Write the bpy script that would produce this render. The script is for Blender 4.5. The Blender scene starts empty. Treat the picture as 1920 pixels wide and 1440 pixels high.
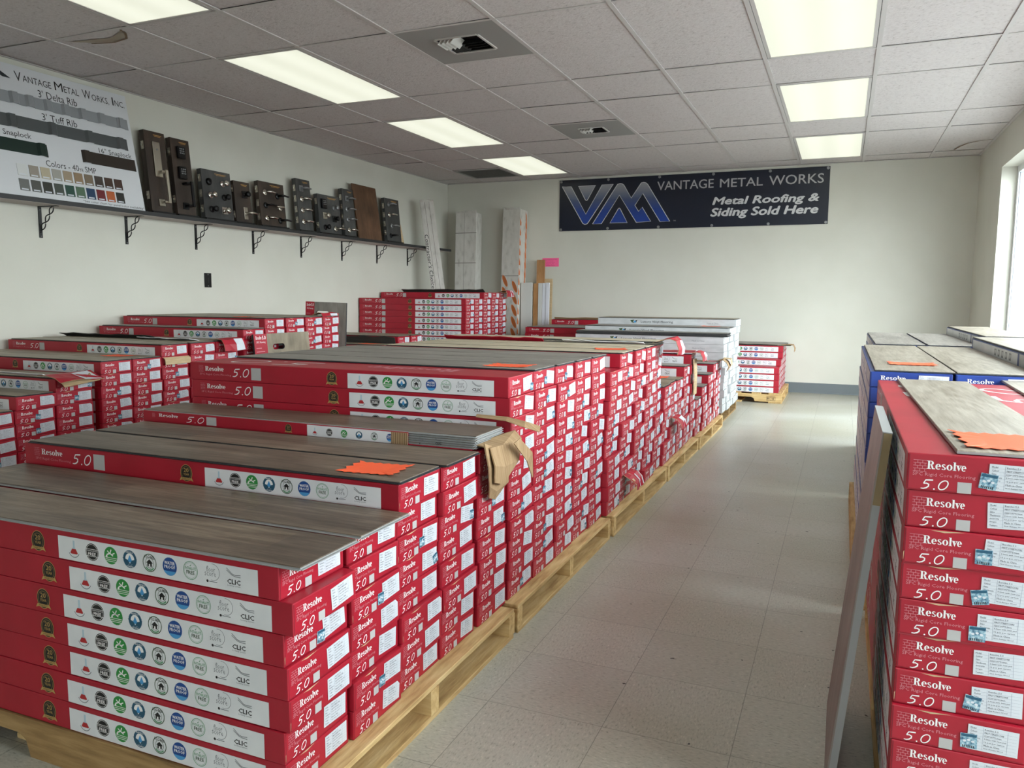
import bpy, bmesh, math, random
from mathutils import Vector, Matrix
S = bpy.context.scene
COL = S.collection
R = random.Random(7)
PI = math.pi

# ------------------------------------------------------------------ camera, light, exposure
CAM_H, YAW, PITCH, ROLL, FPX = 1.015, 0.3992, 0.1112, -0.0067, 1465.0
cd = bpy.data.cameras.new('camera'); cam = bpy.data.objects.new('camera', cd); COL.objects.link(cam)
cd.sensor_fit = 'HORIZONTAL'; cd.sensor_width = 36.0; cd.lens = FPX / 1920 * 36.0; cd.clip_start = 0.02
_r = Vector((math.cos(YAW), math.sin(YAW), 0)); _fh = Vector((-math.sin(YAW), math.cos(YAW), 0)); _z = Vector((0, 0, 1))
_f = _fh * math.cos(PITCH) - _z * math.sin(PITCH); _u = _fh * math.sin(PITCH) + _z * math.cos(PITCH)
_cx = _r * math.cos(ROLL) - _u * math.sin(ROLL); _cy = _r * math.sin(ROLL) + _u * math.cos(ROLL)
cam.matrix_world = Matrix(((_cx.x, _cy.x, -_f.x, 0), (_cx.y, _cy.y, -_f.y, 0), (_cx.z, _cy.z, -_f.z, CAM_H), (0, 0, 0, 1)))
S.camera = cam
S.view_settings.view_transform = 'Standard'
S.view_settings.look = 'None'
S.view_settings.gamma = 1.0
S.view_settings.use_curve_mapping = False
S.view_settings.exposure = 0.0
SKY_STRENGTH = 9.6
PANEL_STRENGTH = 0.95
w = bpy.data.worlds.new('overcast_sky'); S.world = w; w.use_nodes = True
_n = w.node_tree.nodes; _l = w.node_tree.links; _bg = _n['Background']; _bg.inputs[0].default_value = (0.90, 0.96, 1.0, 1)
# overcast sky, brighter around the clouded sun
_tc = _n.new('ShaderNodeTexCoord'); _dt = _n.new('ShaderNodeVectorMath'); _dt.operation = 'DOT_PRODUCT'; _dt.inputs[1].default_value = Vector((.55, -.75, .38)).normalized()
_mr = _n.new('ShaderNodeMapRange'); _mr.inputs['From Min'].default_value = -.2; _mr.inputs['To Min'].default_value = SKY_STRENGTH * .75; _mr.inputs['To Max'].default_value = SKY_STRENGTH * 1.9
_l.new(_tc.outputs['Generated'], _dt.inputs[0]); _l.new(_dt.outputs['Value'], _mr.inputs['Value']); _l.new(_mr.outputs[0], _bg.inputs[1])
try:
    S.cycles.max_bounces = 10; S.cycles.diffuse_bounces = 6; S.cycles.transparent_max_bounces = 12
    S.cycles.use_denoising = True; S.cycles.sample_clamp_indirect = 6.0
except Exception:
    pass

XL, XR, YB, YF, HC = -4.70, 1.16, 9.0, -4.2, 2.421     # room shell
WIN = (0.6, 7.75, 0.35, 2.12)                            # opening in wall_right: y0, y1, z0, z1
FWIN = (-0.7, 0.35, 0.1, 2.1)                            # unseen opening added to wall_front to brighten the carton fronts: x0, x1, z0, z1
def portal(loc, rot, sx, sy):
    l = bpy.data.lights.new('window_portal', 'AREA'); l.shape = 'RECTANGLE'; l.size = sx; l.size_y = sy
    l.cycles.is_portal = True
    o = bpy.data.objects.new('window_portal', l); COL.objects.link(o); o.location = loc; o.rotation_euler = rot
portal((XR + .19, (WIN[0] + WIN[1]) / 2, (WIN[2] + WIN[3]) / 2), (0, PI / 2, 0), WIN[3] - WIN[2], WIN[1] - WIN[0])
portal(((FWIN[0] + FWIN[1]) / 2, YF - .19, (FWIN[2] + FWIN[3]) / 2), (PI / 2, 0, 0), FWIN[1] - FWIN[0], FWIN[3] - FWIN[2])

# ------------------------------------------------------------------ materials
def lin(c):
    f = lambda v: v / 12.92 if v <= .04045 else ((v + .055) / 1.055) ** 2.4
    return tuple(f(v / 255.0) for v in c) + (1.0,)
MATS = {}
def nt(m): m.use_nodes = True; return m.node_tree, m.node_tree.nodes, m.node_tree.links
def mat(name, c, rough=.5, metal=0.0, spec=.5, coat=0.0):
    if name in MATS: return MATS[name]
    m = bpy.data.materials.new(name); t, n, l = nt(m); b = n['Principled BSDF']
    b.inputs['Base Color'].default_value = lin(c); b.inputs['Roughness'].default_value = rough
    b.inputs['Metallic'].default_value = metal; b.inputs['Specular IOR Level'].default_value = spec
    b.inputs['Coat Weight'].default_value = coat
    MATS[name] = m; return m
def node(n, kind, **kw):
    x = n.new(kind)
    for k, v in kw.items():
        if k.startswith('i_'): x.inputs[k[2:].replace('_', ' ')].default_value = v
        else: setattr(x, k, v)
    return x
def ramp(n, stops):
    x = n.new('ShaderNodeValToRGB'); e = x.color_ramp.elements
    while len(e) < len(stops): e.new(.5)
    for i, (p, c) in enumerate(stops): e[i].position = p; e[i].color = lin(c) if max(c) > 1.5 or len(c) == 3 else c
    return x
def noise_mat(name, stops, scale=(1, 1, 1), nscale=5, detail=6, rough=.6, bump=0.0, bscale=None, per_object=True, spec=.4, rough_var=0, coat=0):
    m = bpy.data.materials.new(name); t, n, l = nt(m); b = n['Principled BSDF']; MATS[name] = m
    tc = n.new('ShaderNodeTexCoord'); mp = n.new('ShaderNodeMapping'); mp.inputs['Scale'].default_value = scale
    l.new(tc.outputs['Object'], mp.inputs['Vector'])
    if per_object:
        oi = n.new('ShaderNodeObjectInfo'); mu = node(n, 'ShaderNodeMath', operation='MULTIPLY'); mu.inputs[1].default_value = 37.0
        l.new(oi.outputs['Random'], mu.inputs[0]); cb = n.new('ShaderNodeCombineXYZ')
        for i in range(3): l.new(mu.outputs[0], cb.inputs[i])
        l.new(cb.outputs[0], mp.inputs['Location'])
    ns = node(n, 'ShaderNodeTexNoise'); ns.inputs['Scale'].default_value = nscale; ns.inputs['Detail'].default_value = detail
    l.new(mp.outputs[0], ns.inputs['Vector']); rp = ramp(n, stops); l.new(ns.outputs['Fac'], rp.inputs[0]); l.new(rp.outputs[0], b.inputs['Base Color'])
    b.inputs['Roughness'].default_value = rough; b.inputs['Specular IOR Level'].default_value = spec; b.inputs['Coat Weight'].default_value = coat
    if bump:
        bp = n.new('ShaderNodeBump'); bp.inputs['Strength'].default_value = bump; bp.inputs['Distance'].default_value = .01
        n2 = node(n, 'ShaderNodeTexNoise'); n2.inputs['Scale'].default_value = bscale or nscale; n2.inputs['Detail'].default_value = 4
        l.new(mp.outputs[0], n2.inputs['Vector']); l.new(n2.outputs['Fac'], bp.inputs['Height']); l.new(bp.outputs[0], b.inputs['Normal'])
    return m
def wood(name, dark, mid, light, rough=.42, rings=False, blocks=False):
    m = bpy.data.materials.new(name); t, n, l = nt(m); b = n['Principled BSDF']; MATS[name] = m
    tc = n.new('ShaderNodeTexCoord'); oi = n.new('ShaderNodeObjectInfo')
    mu = node(n, 'ShaderNodeMath', operation='MULTIPLY'); mu.inputs[1].default_value = 53.0; l.new(oi.outputs['Random'], mu.inputs[0])
    cb = n.new('ShaderNodeCombineXYZ')
    for i in range(3): l.new(mu.outputs[0], cb.inputs[i])
    def layer(scale, ns, det):
        mp = n.new('ShaderNodeMapping'); mp.inputs['Scale'].default_value = scale
        l.new(tc.outputs['Object'], mp.inputs['Vector']); l.new(cb.outputs[0], mp.inputs['Location'])
        x = node(n, 'ShaderNodeTexNoise'); x.inputs['Scale'].default_value = ns; x.inputs['Detail'].default_value = det; x.inputs['Distortion'].default_value = .6
        l.new(mp.outputs[0], x.inputs['Vector']); return x, mp
    big, _ = layer((1.0, 4.0, 1.0), 2.2, 3); mid_, _ = layer((1.5, 22.0, 1.0), 4.0, 6); fine, mf = layer((6.0, 160.0, 1.0), 5.0, 3)
    def mix(a, bb, f):
        x = node(n, 'ShaderNodeMix', data_type='FLOAT'); x.inputs[0].default_value = f
        l.new(a, x.inputs[2]); l.new(bb, x.inputs[3]); return x.outputs[0]
    v = mix(big.outputs['Fac'], mid_.outputs['Fac'], .55)
    if rings:
        # cathedral figure: contour bands of a slow noise stretched along the plank
        cat, _ = layer((.9, 5.5, 1.0), 1.6, 2); mu2 = node(n, 'ShaderNodeMath', operation='MULTIPLY'); mu2.inputs[1].default_value = 46.0; l.new(cat.outputs['Fac'], mu2.inputs[0])
        sn = node(n, 'ShaderNodeMath', operation='SINE'); l.new(mu2.outputs[0], sn.inputs[0]); ma = node(n, 'ShaderNodeMath', operation='MULTIPLY_ADD'); ma.inputs[1].default_value = .5; ma.inputs[2].default_value = .5; l.new(sn.outputs[0], ma.inputs[0])
        v = mix(v, ma.outputs[0], .10)
    v = mix(v, fine.outputs['Fac'], .25)
    rp = ramp(n, [(.36, dark), (.5, mid), (.64, light)]); l.new(v, rp.inputs[0]); l.new(rp.outputs[0], b.inputs['Base Color'])
    if blocks:   # printed staves of differing tone
        mb_ = n.new('ShaderNodeMapping'); l.new(tc.outputs['Object'], mb_.inputs['Vector']); l.new(cb.outputs[0], mb_.inputs['Location'])
        br = n.new('ShaderNodeTexBrick'); br.offset = .37
        for k_, v_ in (('Scale', 1.0), ('Mortar Size', 0.0), ('Bias', 0.0), ('Brick Width', .42), ('Row Height', .0925)): br.inputs[k_].default_value = v_
        br.inputs['Color1'].default_value = (.74, .74, .76, 1); br.inputs['Color2'].default_value = (1.12, 1.1, 1.06, 1); l.new(mb_.outputs[0], br.inputs['Vector'])
        x = n.new('ShaderNodeMix'); x.data_type = 'RGBA'; x.blend_type = 'MULTIPLY'; x.inputs[0].default_value = 1.0; l.new(rp.outputs[0], x.inputs[6]); l.new(br.outputs['Color'], x.inputs[7]); l.new(x.outputs[2], b.inputs['Base Color'])
    b.inputs['Roughness'].default_value = rough; b.inputs['Specular IOR Level'].default_value = .45
    bp = n.new('ShaderNodeBump'); bp.inputs['Strength'].default_value = .12; bp.inputs['Distance'].default_value = .002
    l.new(fine.outputs['Fac'], bp.inputs['Height']); l.new(bp.outputs[0], b.inputs['Normal'])
    return m
M_RED = noise_mat('red_print_card', [(.3, (158, 22, 42)), (.7, (172, 27, 48))], (3, 3, 3), 3, 3, rough=.42, bump=.05, bscale=4, spec=.45)
M_WSTRIP = noise_mat('white_print_card', [(.3, (214, 216, 220)), (.7, (228, 229, 232))], (4, 4, 4), 3, 3, rough=.45, bump=.04, bscale=5)
M_WCARD = noise_mat('white_card', [(.3, (176, 178, 180)), (.7, (200, 201, 203))], (3, 9, 9), 3, 4, rough=.5, bump=.05, bscale=5)
M_BLUE = noise_mat('blue_print_card', [(.3, (24, 48, 118)), (.7, (34, 66, 146))], (3, 3, 3), 3, 3, rough=.4, bump=.04, bscale=4)
M_KRAFT = noise_mat('kraft_cardboard', [(.3, (150, 122, 90)), (.7, (178, 150, 114))], (2, 60, 2), 4, 3, rough=.85, bump=.25, bscale=8)
M_TAN = noise_mat('tan_cardboard', [(.3, (186, 160, 124)), (.7, (206, 184, 148))], (3, 3, 30), 4, 3, rough=.8, bump=.1)
M_PINE = noise_mat('pine_lumber', [(.25, (168, 132, 84)), (.5, (205, 172, 118)), (.78, (224, 198, 146))], (2.2, 18, 18), 3, 6, rough=.75, bump=.2, bscale=6)
M_PINE_Y = noise_mat('pine_lumber_cross', [(.25, (160, 126, 80)), (.5, (200, 168, 116)), (.78, (222, 196, 146))], (18, 2.2, 18), 3, 6, rough=.75, bump=.2, bscale=6)
M_EDGEPINE = noise_mat('sawn_pine_edge', [(.25, (118, 92, 58)), (.5, (156, 124, 80)), (.78, (182, 150, 104))], (2.2, 18, 18), 3, 6, rough=.8, bump=.25, bscale=6)
M_OLDPINE = noise_mat('weathered_lumber', [(.25, (104, 82, 54)), (.5, (146, 118, 78)), (.78, (172, 144, 100))], (2.2, 18, 18), 3, 6, rough=.8, bump=.25, bscale=6)
M_BROWN_OAK = wood('brown_oak_vinyl', (74, 62, 53), (108, 94, 82), (142, 127, 112), blocks=True)
M_GREY_OAK = wood('grey_oak_vinyl', (106, 102, 96), (136, 131, 124), (160, 155, 148))
M_BEIGE_OAK = wood('beige_oak_vinyl', (172, 158, 132), (204, 192, 166), (224, 214, 192))
M_TAUPE_OAK = wood('taupe_oak_vinyl', (106, 96, 80), (138, 127, 108), (166, 154, 134))
M_PALE_OAK = wood('pale_grey_oak_vinyl', (122, 113, 98), (150, 142, 128), (172, 165, 152), rings=True)
M_HONEY = wood('honey_brown_vinyl', (62, 42, 29), (92, 65, 46), (120, 88, 64))
M_DKBOARD = wood('dark_stained_board', (38, 30, 26), (56, 45, 38), (74, 60, 50))
M_DKGREY = wood('dark_grey_board', (46, 46, 46), (64, 64, 64), (84, 84, 82))
M_CORE = mat('plank_core_dark', (42, 44, 48), .5)
M_COREL = mat('plank_core_grey', (150, 152, 152), .5)
M_BLACK = mat('black_ink', (22, 22, 24), .5)
M_WHITE = mat('white_ink', (238, 236, 236), .5)
M_PALE = mat('pale_ink', (206, 130, 140), .5)
M_GREYINK = mat('grey_ink', (120, 124, 130), .5)
M_LABEL = mat('white_label_paper', (208, 213, 220), .45)
M_LABELINK = mat('label_grey_ink', (150, 158, 176), .6)
M_LABELDK = mat('label_dark_ink', (84, 88, 100), .6)
M_CODE = mat('blank_square_print', (180, 178, 178), .6)
M_GOLD = mat('gold_ink', (184, 150, 88), .45)
M_GREEN = mat('green_ink', (44, 138, 62), .5)
M_DGREEN = mat('dark_green_ink', (50, 78, 48), .5)
M_LGREEN = mat('pale_green_ink', (92, 150, 112), .5)
M_BLUEINK = mat('blue_ink', (24, 72, 142), .5)
M_LBLUE = mat('light_blue_ink', (72, 150, 206), .5)
M_TEAL = mat('teal_ink', (34, 84, 110), .5)
M_REDINK = mat('red_ink', (176, 40, 44), .5)
M_HOLO = noise_mat('hologram_foil', [(.3, (60, 92, 120)), (.5, (130, 170, 190)), (.75, (206, 222, 226))], (60, 60, 60), 3, 2, rough=.25, spec=.6)
M_ORANGE = mat('neon_orange_card', (255, 98, 52), .6)
M_PINK = mat('neon_pink_card', (255, 104, 160), .6)
M_BLKMETAL = mat('black_painted_metal', (24, 24, 25), .4, .3)
M_SHELF = mat('black_shelf_paint', (38, 38, 40), .5)
M_NICKEL = mat('satin_nickel', (200, 194, 182), .28, 1.0)
M_CHROME = mat('bright_nickel', (220, 216, 208), .15, 1.0)
M_BLKHW = mat('matte_black_hardware', (20, 20, 22), .35, .4)
M_PLASTIC = mat('white_plastic', (225, 225, 220), .4)
M_STEEL = mat('grey_steel', (150, 152, 154), .35, .8)

# ------------------------------------------------------------------ mesh builder
_txt = {}
def text2d(s, bold=0.0, shear=0.0, sp=1.0, res=2):
    k = (s, bold, shear, sp, res)
    if k not in _txt:
        c = bpy.data.curves.new('lettering', 'FONT'); c.body = s; c.offset = bold; c.shear = shear; c.space_character = sp; c.resolution_u = res; c.fill_mode = 'FRONT'
        o = bpy.data.objects.new('lettering', c); me = bpy.data.meshes.new_from_object(o)
        v = [(p.co.x, p.co.y) for p in me.vertices]; f = [tuple(q.vertices) for q in me.polygons]
        bpy.data.objects.remove(o); bpy.data.curves.remove(c); bpy.data.meshes.remove(me)
        x0 = min(p[0] for p in v); x1 = max(p[0] for p in v); y0 = min(p[1] for p in v); y1 = max(p[1] for p in v)
        _txt[k] = ([((p[0] - x0) / (x1 - x0), (p[1] - y0) / (y1 - y0)) for p in v], f, (x1 - x0) / (y1 - y0))
    return _txt[k]
class MB:
    def __init__(s): s.v = []; s.f = []; s.m = []; s.mats = []; s.smooth = set()
    def mi(s, m):
        if m not in s.mats: s.mats.append(m)
        return s.mats.index(m)
    def add(s, vs, fs, m, smooth=False):
        b = len(s.v); i = s.mi(m); s.v += [tuple(p) for p in vs]
        for f in fs:
            if smooth: s.smooth.add(len(s.f))
            s.f.append(tuple(b + k for k in f)); s.m.append(i)
    def box(s, x0, y0, z0, x1, y1, z1, m, faces=None):
        vs = [(x0, y0, z0), (x1, y0, z0), (x1, y1, z0), (x0, y1, z0), (x0, y0, z1), (x1, y0, z1), (x1, y1, z1), (x0, y1, z1)]
        s.add(vs, [(0, 3, 2, 1), (4, 5, 6, 7), (0, 1, 5, 4), (1, 2, 6, 5), (2, 3, 7, 6), (3, 0, 4, 7)], m)
    def bbox(s, x0, y0, z0, x1, y1, z1, m, c=.002, seg=1, wob=None):
        bm = bmesh.new(); bmesh.ops.create_cube(bm, size=1)
        for v in bm.verts: v.co = Vector((x0 + (v.co.x + .5) * (x1 - x0), y0 + (v.co.y + .5) * (y1 - y0), z0 + (v.co.z + .5) * (z1 - z0)))
        bmesh.ops.bevel(bm, geom=list(bm.edges), offset=c, segments=seg, affect='EDGES', profile=.6)
        if wob:
            for v in bm.verts: v.co = Vector(wob(v.co))
        bm.verts.ensure_lookup_table(); s.add([v.co[:] for v in bm.verts], [[v.index for v in f.verts] for f in bm.faces], m); bm.free()
    def prism(s, pts, ax, a, b, m):
        # polygon pts in the plane normal to ax ('x': (y,z), 'y': (x,z), 'z': (x,y)), from a to b
        g = {'x': lambda p, t: (t, p[0], p[1]), 'y': lambda p, t: (p[0], t, p[1]), 'z': lambda p, t: (p[0], p[1], t)}[ax]
        n = len(pts); vs = [g(p, a) for p in pts] + [g(p, b) for p in pts]
        s.add(vs, [tuple(range(n))[::-1], tuple(range(n, 2 * n))] + [(i, (i + 1) % n, n + (i + 1) % n, n + i) for i in range(n)], m)
    def tube(s, pts, r, m, n=8, flat=1.0, caps=True):
        pts = [Vector(p) for p in pts]; vs = []; k = len(pts); rr = r if isinstance(r, (list, tuple)) else [r] * k
        for i, p in enumerate(pts):
            d = (pts[min(i + 1, k - 1)] - pts[max(i - 1, 0)]).normalized()
            a = d.cross(Vector((0, 0, 1)));
            if a.length < .05: a = d.cross(Vector((1, 0, 0)))
            a.normalize(); c = a.cross(d)
            for j in range(n):
                t = 2 * PI * j / n; vs.append(p + a * math.cos(t) * rr[i] + c * math.sin(t) * rr[i] * flat)
        fs = [(i * n + j, i * n + (j + 1) % n, (i + 1) * n + (j + 1) % n, (i + 1) * n + j) for i in range(k - 1) for j in range(n)]
        if caps: fs += [tuple(range(n))[::-1], tuple(range((k - 1) * n, k * n))]
        s.add(vs, fs, m, True)
    def lathe(s, prof, org, axis, m, n=20):
        axis = Vector(axis).normalized(); a = axis.orthogonal().normalized(); c = axis.cross(a); org = Vector(org); vs = []
        for r, h in prof:
            for j in range(n):
                t = 2 * PI * j / n; vs.append(org + axis * h + (a * math.cos(t) + c * math.sin(t)) * max(r, 1e-5))
        k = len(prof)
        fs = [(i * n + j, i * n + (j + 1) % n, (i + 1) * n + (j + 1) % n, (i + 1) * n + j) for i in range(k - 1) for j in range(n)]
        fs += [tuple(range(n))[::-1], tuple(range((k - 1) * n, k * n))]
        s.add(vs, fs, m, True)
    def sheet(s, P, m0, m1, t=.003):
        # P: grid of points rows x cols; a sheet of thickness t, m0 on the outer side and m1 on the inner
        P = [[Vector(q) for q in r] for r in P]; a, b = len(P), len(P[0]); N = []
        for i in range(a):
            for j in range(b):
                du = P[min(i + 1, a - 1)][j] - P[max(i - 1, 0)][j]; dv = P[i][min(j + 1, b - 1)] - P[i][max(j - 1, 0)]
                N.append(du.cross(dv).normalized())
        A = [P[i][j] for i in range(a) for j in range(b)]; B = [p - n * t for p, n in zip(A, N)]
        q = [(i * b + j, (i + 1) * b + j, (i + 1) * b + j + 1, i * b + j + 1) for i in range(a - 1) for j in range(b - 1)]
        s.add(A, q, m0); s.add(B, [f[::-1] for f in q], m1)
        ring = [(0, j) for j in range(b)] + [(i, b - 1) for i in range(1, a)] + [(a - 1, j) for j in range(b - 2, -1, -1)] + [(i, 0) for i in range(a - 2, 0, -1)]
        idx = [i * b + j for i, j in ring]; n = len(idx); off = len(A)
        s.add(A + B, [(idx[k], off + idx[k], off + idx[(k + 1) % n], idx[(k + 1) % n]) for k in range(n)], m1)
    def mesh(s, name):
        me = bpy.data.meshes.new(name); me.from_pydata(s.v, [], s.f)
        for m in s.mats: me.materials.append(m)
        me.polygons.foreach_set('material_index', s.m)
        if s.smooth:
            fl = [i in s.smooth for i in range(len(s.f))]; me.polygons.foreach_set('use_smooth', fl)
        me.update(); return me
class Dec:
    """printing on a flat face: (u, v) metres from origin, laid just off the face, part of that face's own mesh"""
    def __init__(s, mb, org, U, V, base=.0003):
        s.mb = mb; s.o = Vector(org); s.U = Vector(U); s.V = Vector(V); s.N = s.U.cross(s.V); s.base = base
    def P(s, u, v, k): return s.o + s.U * u + s.V * v + s.N * (s.base + k * .00012)
    def poly(s, pts, m, k=0): s.mb.add([s.P(u, v, k) for u, v in pts], [tuple(range(len(pts)))], m)
    def rect(s, u0, v0, u1, v1, m, k=0, r=0):
        if not r: return s.poly([(u0, v0), (u1, v0), (u1, v1), (u0, v1)], m, k)
        pts = []
        for cx, cy, a0 in ((u1 - r, v0 + r, -PI / 2), (u1 - r, v1 - r, 0), (u0 + r, v1 - r, PI / 2), (u0 + r, v0 + r, PI)):
            pts += [(cx + r * math.cos(a0 + i * PI / 6), cy + r * math.sin(a0 + i * PI / 6)) for i in range(4)]
        s.poly(pts, m, k)
    def ell(s, u, v, ru, rv, m, k=0, n=20, a0=0, a1=2 * PI):
        s.poly([(u + ru * math.cos(a0 + (a1 - a0) * i / n), v + rv * math.sin(a0 + (a1 - a0) * i / n)) for i in range(n if a1 - a0 > 6.2 else n + 1)], m, k)
    def ring(s, u, v, r0, r1, m, k=0, n=24, a0=0, a1=2 * PI, sq=1.0, sq0=None):
        sq0 = sq if sq0 is None else sq0
        A = [a0 + (a1 - a0) * i / n for i in range(n + 1)]
        vs = [s.P(u + r1 * sq * math.cos(a), v + r1 * math.sin(a), k) for a in A] + [s.P(u + r0 * sq0 * math.cos(a), v + r0 * math.sin(a), k) for a in A]
        s.mb.add(vs, [(i, i + 1, n + 2 + i, n + 1 + i) for i in range(n)], m)
    def stroke(s, pts, wd, m, k=0, closed=False):
        n = len(pts); L = []; Rr = []; ws = wd if isinstance(wd, (list, tuple)) else [wd] * n
        for i in range(n):
            a = pts[i - 1] if (i or closed) else pts[i]; b = pts[(i + 1) % n] if (i < n - 1 or closed) else pts[i]
            d = Vector((b[0] - a[0], b[1] - a[1])); d.normalize(); q = Vector((-d.y, d.x)) * ws[i] / 2
            L.append((pts[i][0] + q.x, pts[i][1] + q.y)); Rr.append((pts[i][0] - q.x, pts[i][1] - q.y))
        vs = [s.P(*p, k) for p in L] + [s.P(*p, k) for p in Rr]
        s.mb.add(vs, [(n + i, n + (i + 1) % n, (i + 1) % n, i) for i in range(n if closed else n - 1)], m)
    def text(s, t, u0, v0, u1, v1, m, k=0, bold=0.0, shear=0.0, sp=1.0, res=2, keep=False):
        v, f, asp = text2d(t, 0.0, shear, sp, res)
        if keep: u1 = u0 + (v1 - v0) * asp
        e = bold * (v1 - v0) * 1.1
        for i, (du, dv) in enumerate(((0, 0),) if bold <= 0 else ((-e, 0), (e, 0), (0, e * .7), (0, -e * .7))):
            s.mb.add([s.P(u0 + a * (u1 - u0) + du, v0 + b * (v1 - v0) + dv, k + i * .15) for a, b in v], f, m)

# ------------------------------------------------------------------ scene objects
def obj(name, me, parent=None, loc=None, rot=None):
    if isinstance(me, MB): me = me.mesh(name)
    o = bpy.data.objects.new(name, me); COL.objects.link(o)
    if parent: o.parent = parent
    if loc: o.location = loc
    if rot: o.rotation_euler = rot
    return o
def tag(o, label, cat, group=None, kind=None):
    o['label'] = label; o['category'] = cat
    if group: o['group'] = group
    if kind: o['kind'] = kind
    return o
def empty(name, loc, rot=(0, 0, 0)):
    o = bpy.data.objects.new(name, None); COL.objects.link(o); o.location = loc; o.rotation_euler = rot; o.empty_display_size = .1
    return o
def struct(name, me, parent=None, label=None):
    o = obj(name, me, parent)
    if not parent: o['kind'] = 'structure'
    if label: o['label'] = label
    return o
ORD = ['topmost', 'second from the top', 'third from the top', 'fourth from the top', 'fifth from the top', 'sixth from the top', 'seventh from the top',
       'eighth from the top', 'ninth from the top', 'tenth from the top', 'eleventh from the top', 'twelfth from the top', 'thirteenth from the top', 'fourteenth from the top', 'fifteenth from the top']
COLW = ['first', 'second', 'third', 'fourth', 'fifth', 'sixth']


# ------------------------------------------------------------------ room shell
def wall_paint():
    return noise_mat('wall_paint', [(.3, (205, 204, 193)), (.7, (211, 210, 200))], (1, 1, 1), 2.5, 5, rough=.6, bump=.05, bscale=120, per_object=False)
M_WALL = wall_paint()
def floor_mat():
    m = bpy.data.materials.new('vinyl_composition_tile'); t, n, l = nt(m); b = n['Principled BSDF']
    T = .297; tc = n.new('ShaderNodeTexCoord'); mp = n.new('ShaderNodeMapping'); mp.inputs['Location'].default_value = (.184, -1.704, 0)
    l.new(tc.outputs['Object'], mp.inputs['Vector'])
    br = n.new('ShaderNodeTexBrick'); br.offset = 0; br.squash = 1
    for k, v in (('Scale', 1.0), ('Mortar Size', .0011), ('Mortar Smooth', .3), ('Bias', 0.0), ('Brick Width', T), ('Row Height', T)): br.inputs[k].default_value = v
    br.inputs['Color1'].default_value = (.93, .93, .93, 1); br.inputs['Color2'].default_value = (1, 1, 1, 1); br.inputs['Mortar'].default_value = (.5, .5, .5, 1)
    l.new(mp.outputs[0], br.inputs['Vector'])
    # checker turns the streak direction from tile to tile
    ck = n.new('ShaderNodeTexChecker'); ck.inputs['Scale'].default_value = 1.0 / T; l.new(mp.outputs[0], ck.inputs['Vector'])
    def streak(scale):
        q = n.new('ShaderNodeMapping'); q.inputs['Scale'].default_value = scale; l.new(tc.outputs['Object'], q.inputs['Vector'])
        x = n.new('ShaderNodeTexNoise'); x.inputs['Scale'].default_value = 1.0; x.inputs['Detail'].default_value = 5; x.inputs['Roughness'].default_value = .7
        l.new(q.outputs[0], x.inputs['Vector']); return x
    a, c = streak((70, 190, 1)), streak((190, 70, 1))
    mx = n.new('ShaderNodeMix'); mx.data_type = 'FLOAT'; l.new(ck.outputs['Fac'], mx.inputs[0]); l.new(a.outputs['Fac'], mx.inputs[2]); l.new(c.outputs['Fac'], mx.inputs[3])
    rp = ramp(n, [(.30, (136, 136, 127)), (.44, (187, 187, 178)), (.60, (197, 197, 188)), (.72, (236, 234, 226))]); l.new(mx.outputs[0], rp.inputs[0])
    big = n.new('ShaderNodeTexNoise'); big.inputs['Scale'].default_value = 1.3; big.inputs['Detail'].default_value = 4; l.new(tc.outputs['Object'], big.inputs['Vector'])
    r2 = ramp(n, [(.35, (232, 228, 216)), (.65, (255, 255, 255))]); l.new(big.outputs['Fac'], r2.inputs[0])
    spk = n.new('ShaderNodeTexNoise'); spk.inputs['Scale'].default_value = 34; spk.inputs['Detail'].default_value = 2; l.new(tc.outputs['Object'], spk.inputs['Vector'])
    r3 = ramp(n, [(.24, (60, 60, 58)), (.27, (255, 255, 255))]); l.new(spk.outputs['Fac'], r3.inputs[0])
    prev = rp.outputs[0]
    for src in (br.outputs['Color'], r2.outputs[0], r3.outputs[0]):
        x = n.new('ShaderNodeMix'); x.data_type = 'RGBA'; x.blend_type = 'MULTIPLY'; x.inputs[0].default_value = 1.0
        l.new(prev, x.inputs[6]); l.new(src, x.inputs[7]); prev = x.outputs[2]
    l.new(prev, b.inputs['Base Color']); b.inputs['Specular IOR Level'].default_value = .5
    rr = n.new('ShaderNodeMapRange'); rr.inputs['To Min'].default_value = .24; rr.inputs['To Max'].default_value = .40; l.new(big.outputs['Fac'], rr.inputs['Value']); l.new(rr.outputs[0], b.inputs['Roughness'])
    bp = n.new('ShaderNodeBump'); bp.inputs['Strength'].default_value = .12; bp.inputs['Distance'].default_value = .004; l.new(a.outputs['Fac'], bp.inputs['Height']); l.new(bp.outputs[0], b.inputs['Normal'])
    return m
mb = MB(); mb.box(XL - .2, YF - .2, -.1, XR + .2, YB + .2, 0, floor_mat()); struct('floor', mb, label='grey speckled vinyl tile floor')
mb = MB(); mb.box(-60, -60, -.35, 60, 60, -.12, mat('asphalt_outside', (150, 150, 148), .9)); struct('ground_outside', mb)
mb = MB(); mb.box(XL - .2, YF - .2, 0, XL, YB + .2, HC + .2, M_WALL); struct('wall_left', mb)
mb = MB(); mb.box(XL, YB, 0, XR + .2, YB + .2, HC + .2, M_WALL); struct('wall_back', mb)
y0, y1, z0, z1 = WIN; mb = MB()
for b_ in ((XR, YF - .2, 0, XR + .2, y0, HC + .2), (XR, y1, 0, XR + .2, YB, HC + .2), (XR, y0, 0, XR + .2, y1, z0), (XR, y0, z1, XR + .2, y1, HC + .2)): mb.box(*b_, M_WALL)
struct('wall_right', mb)
x0, x1, z0, z1 = FWIN; mb = MB()
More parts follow.
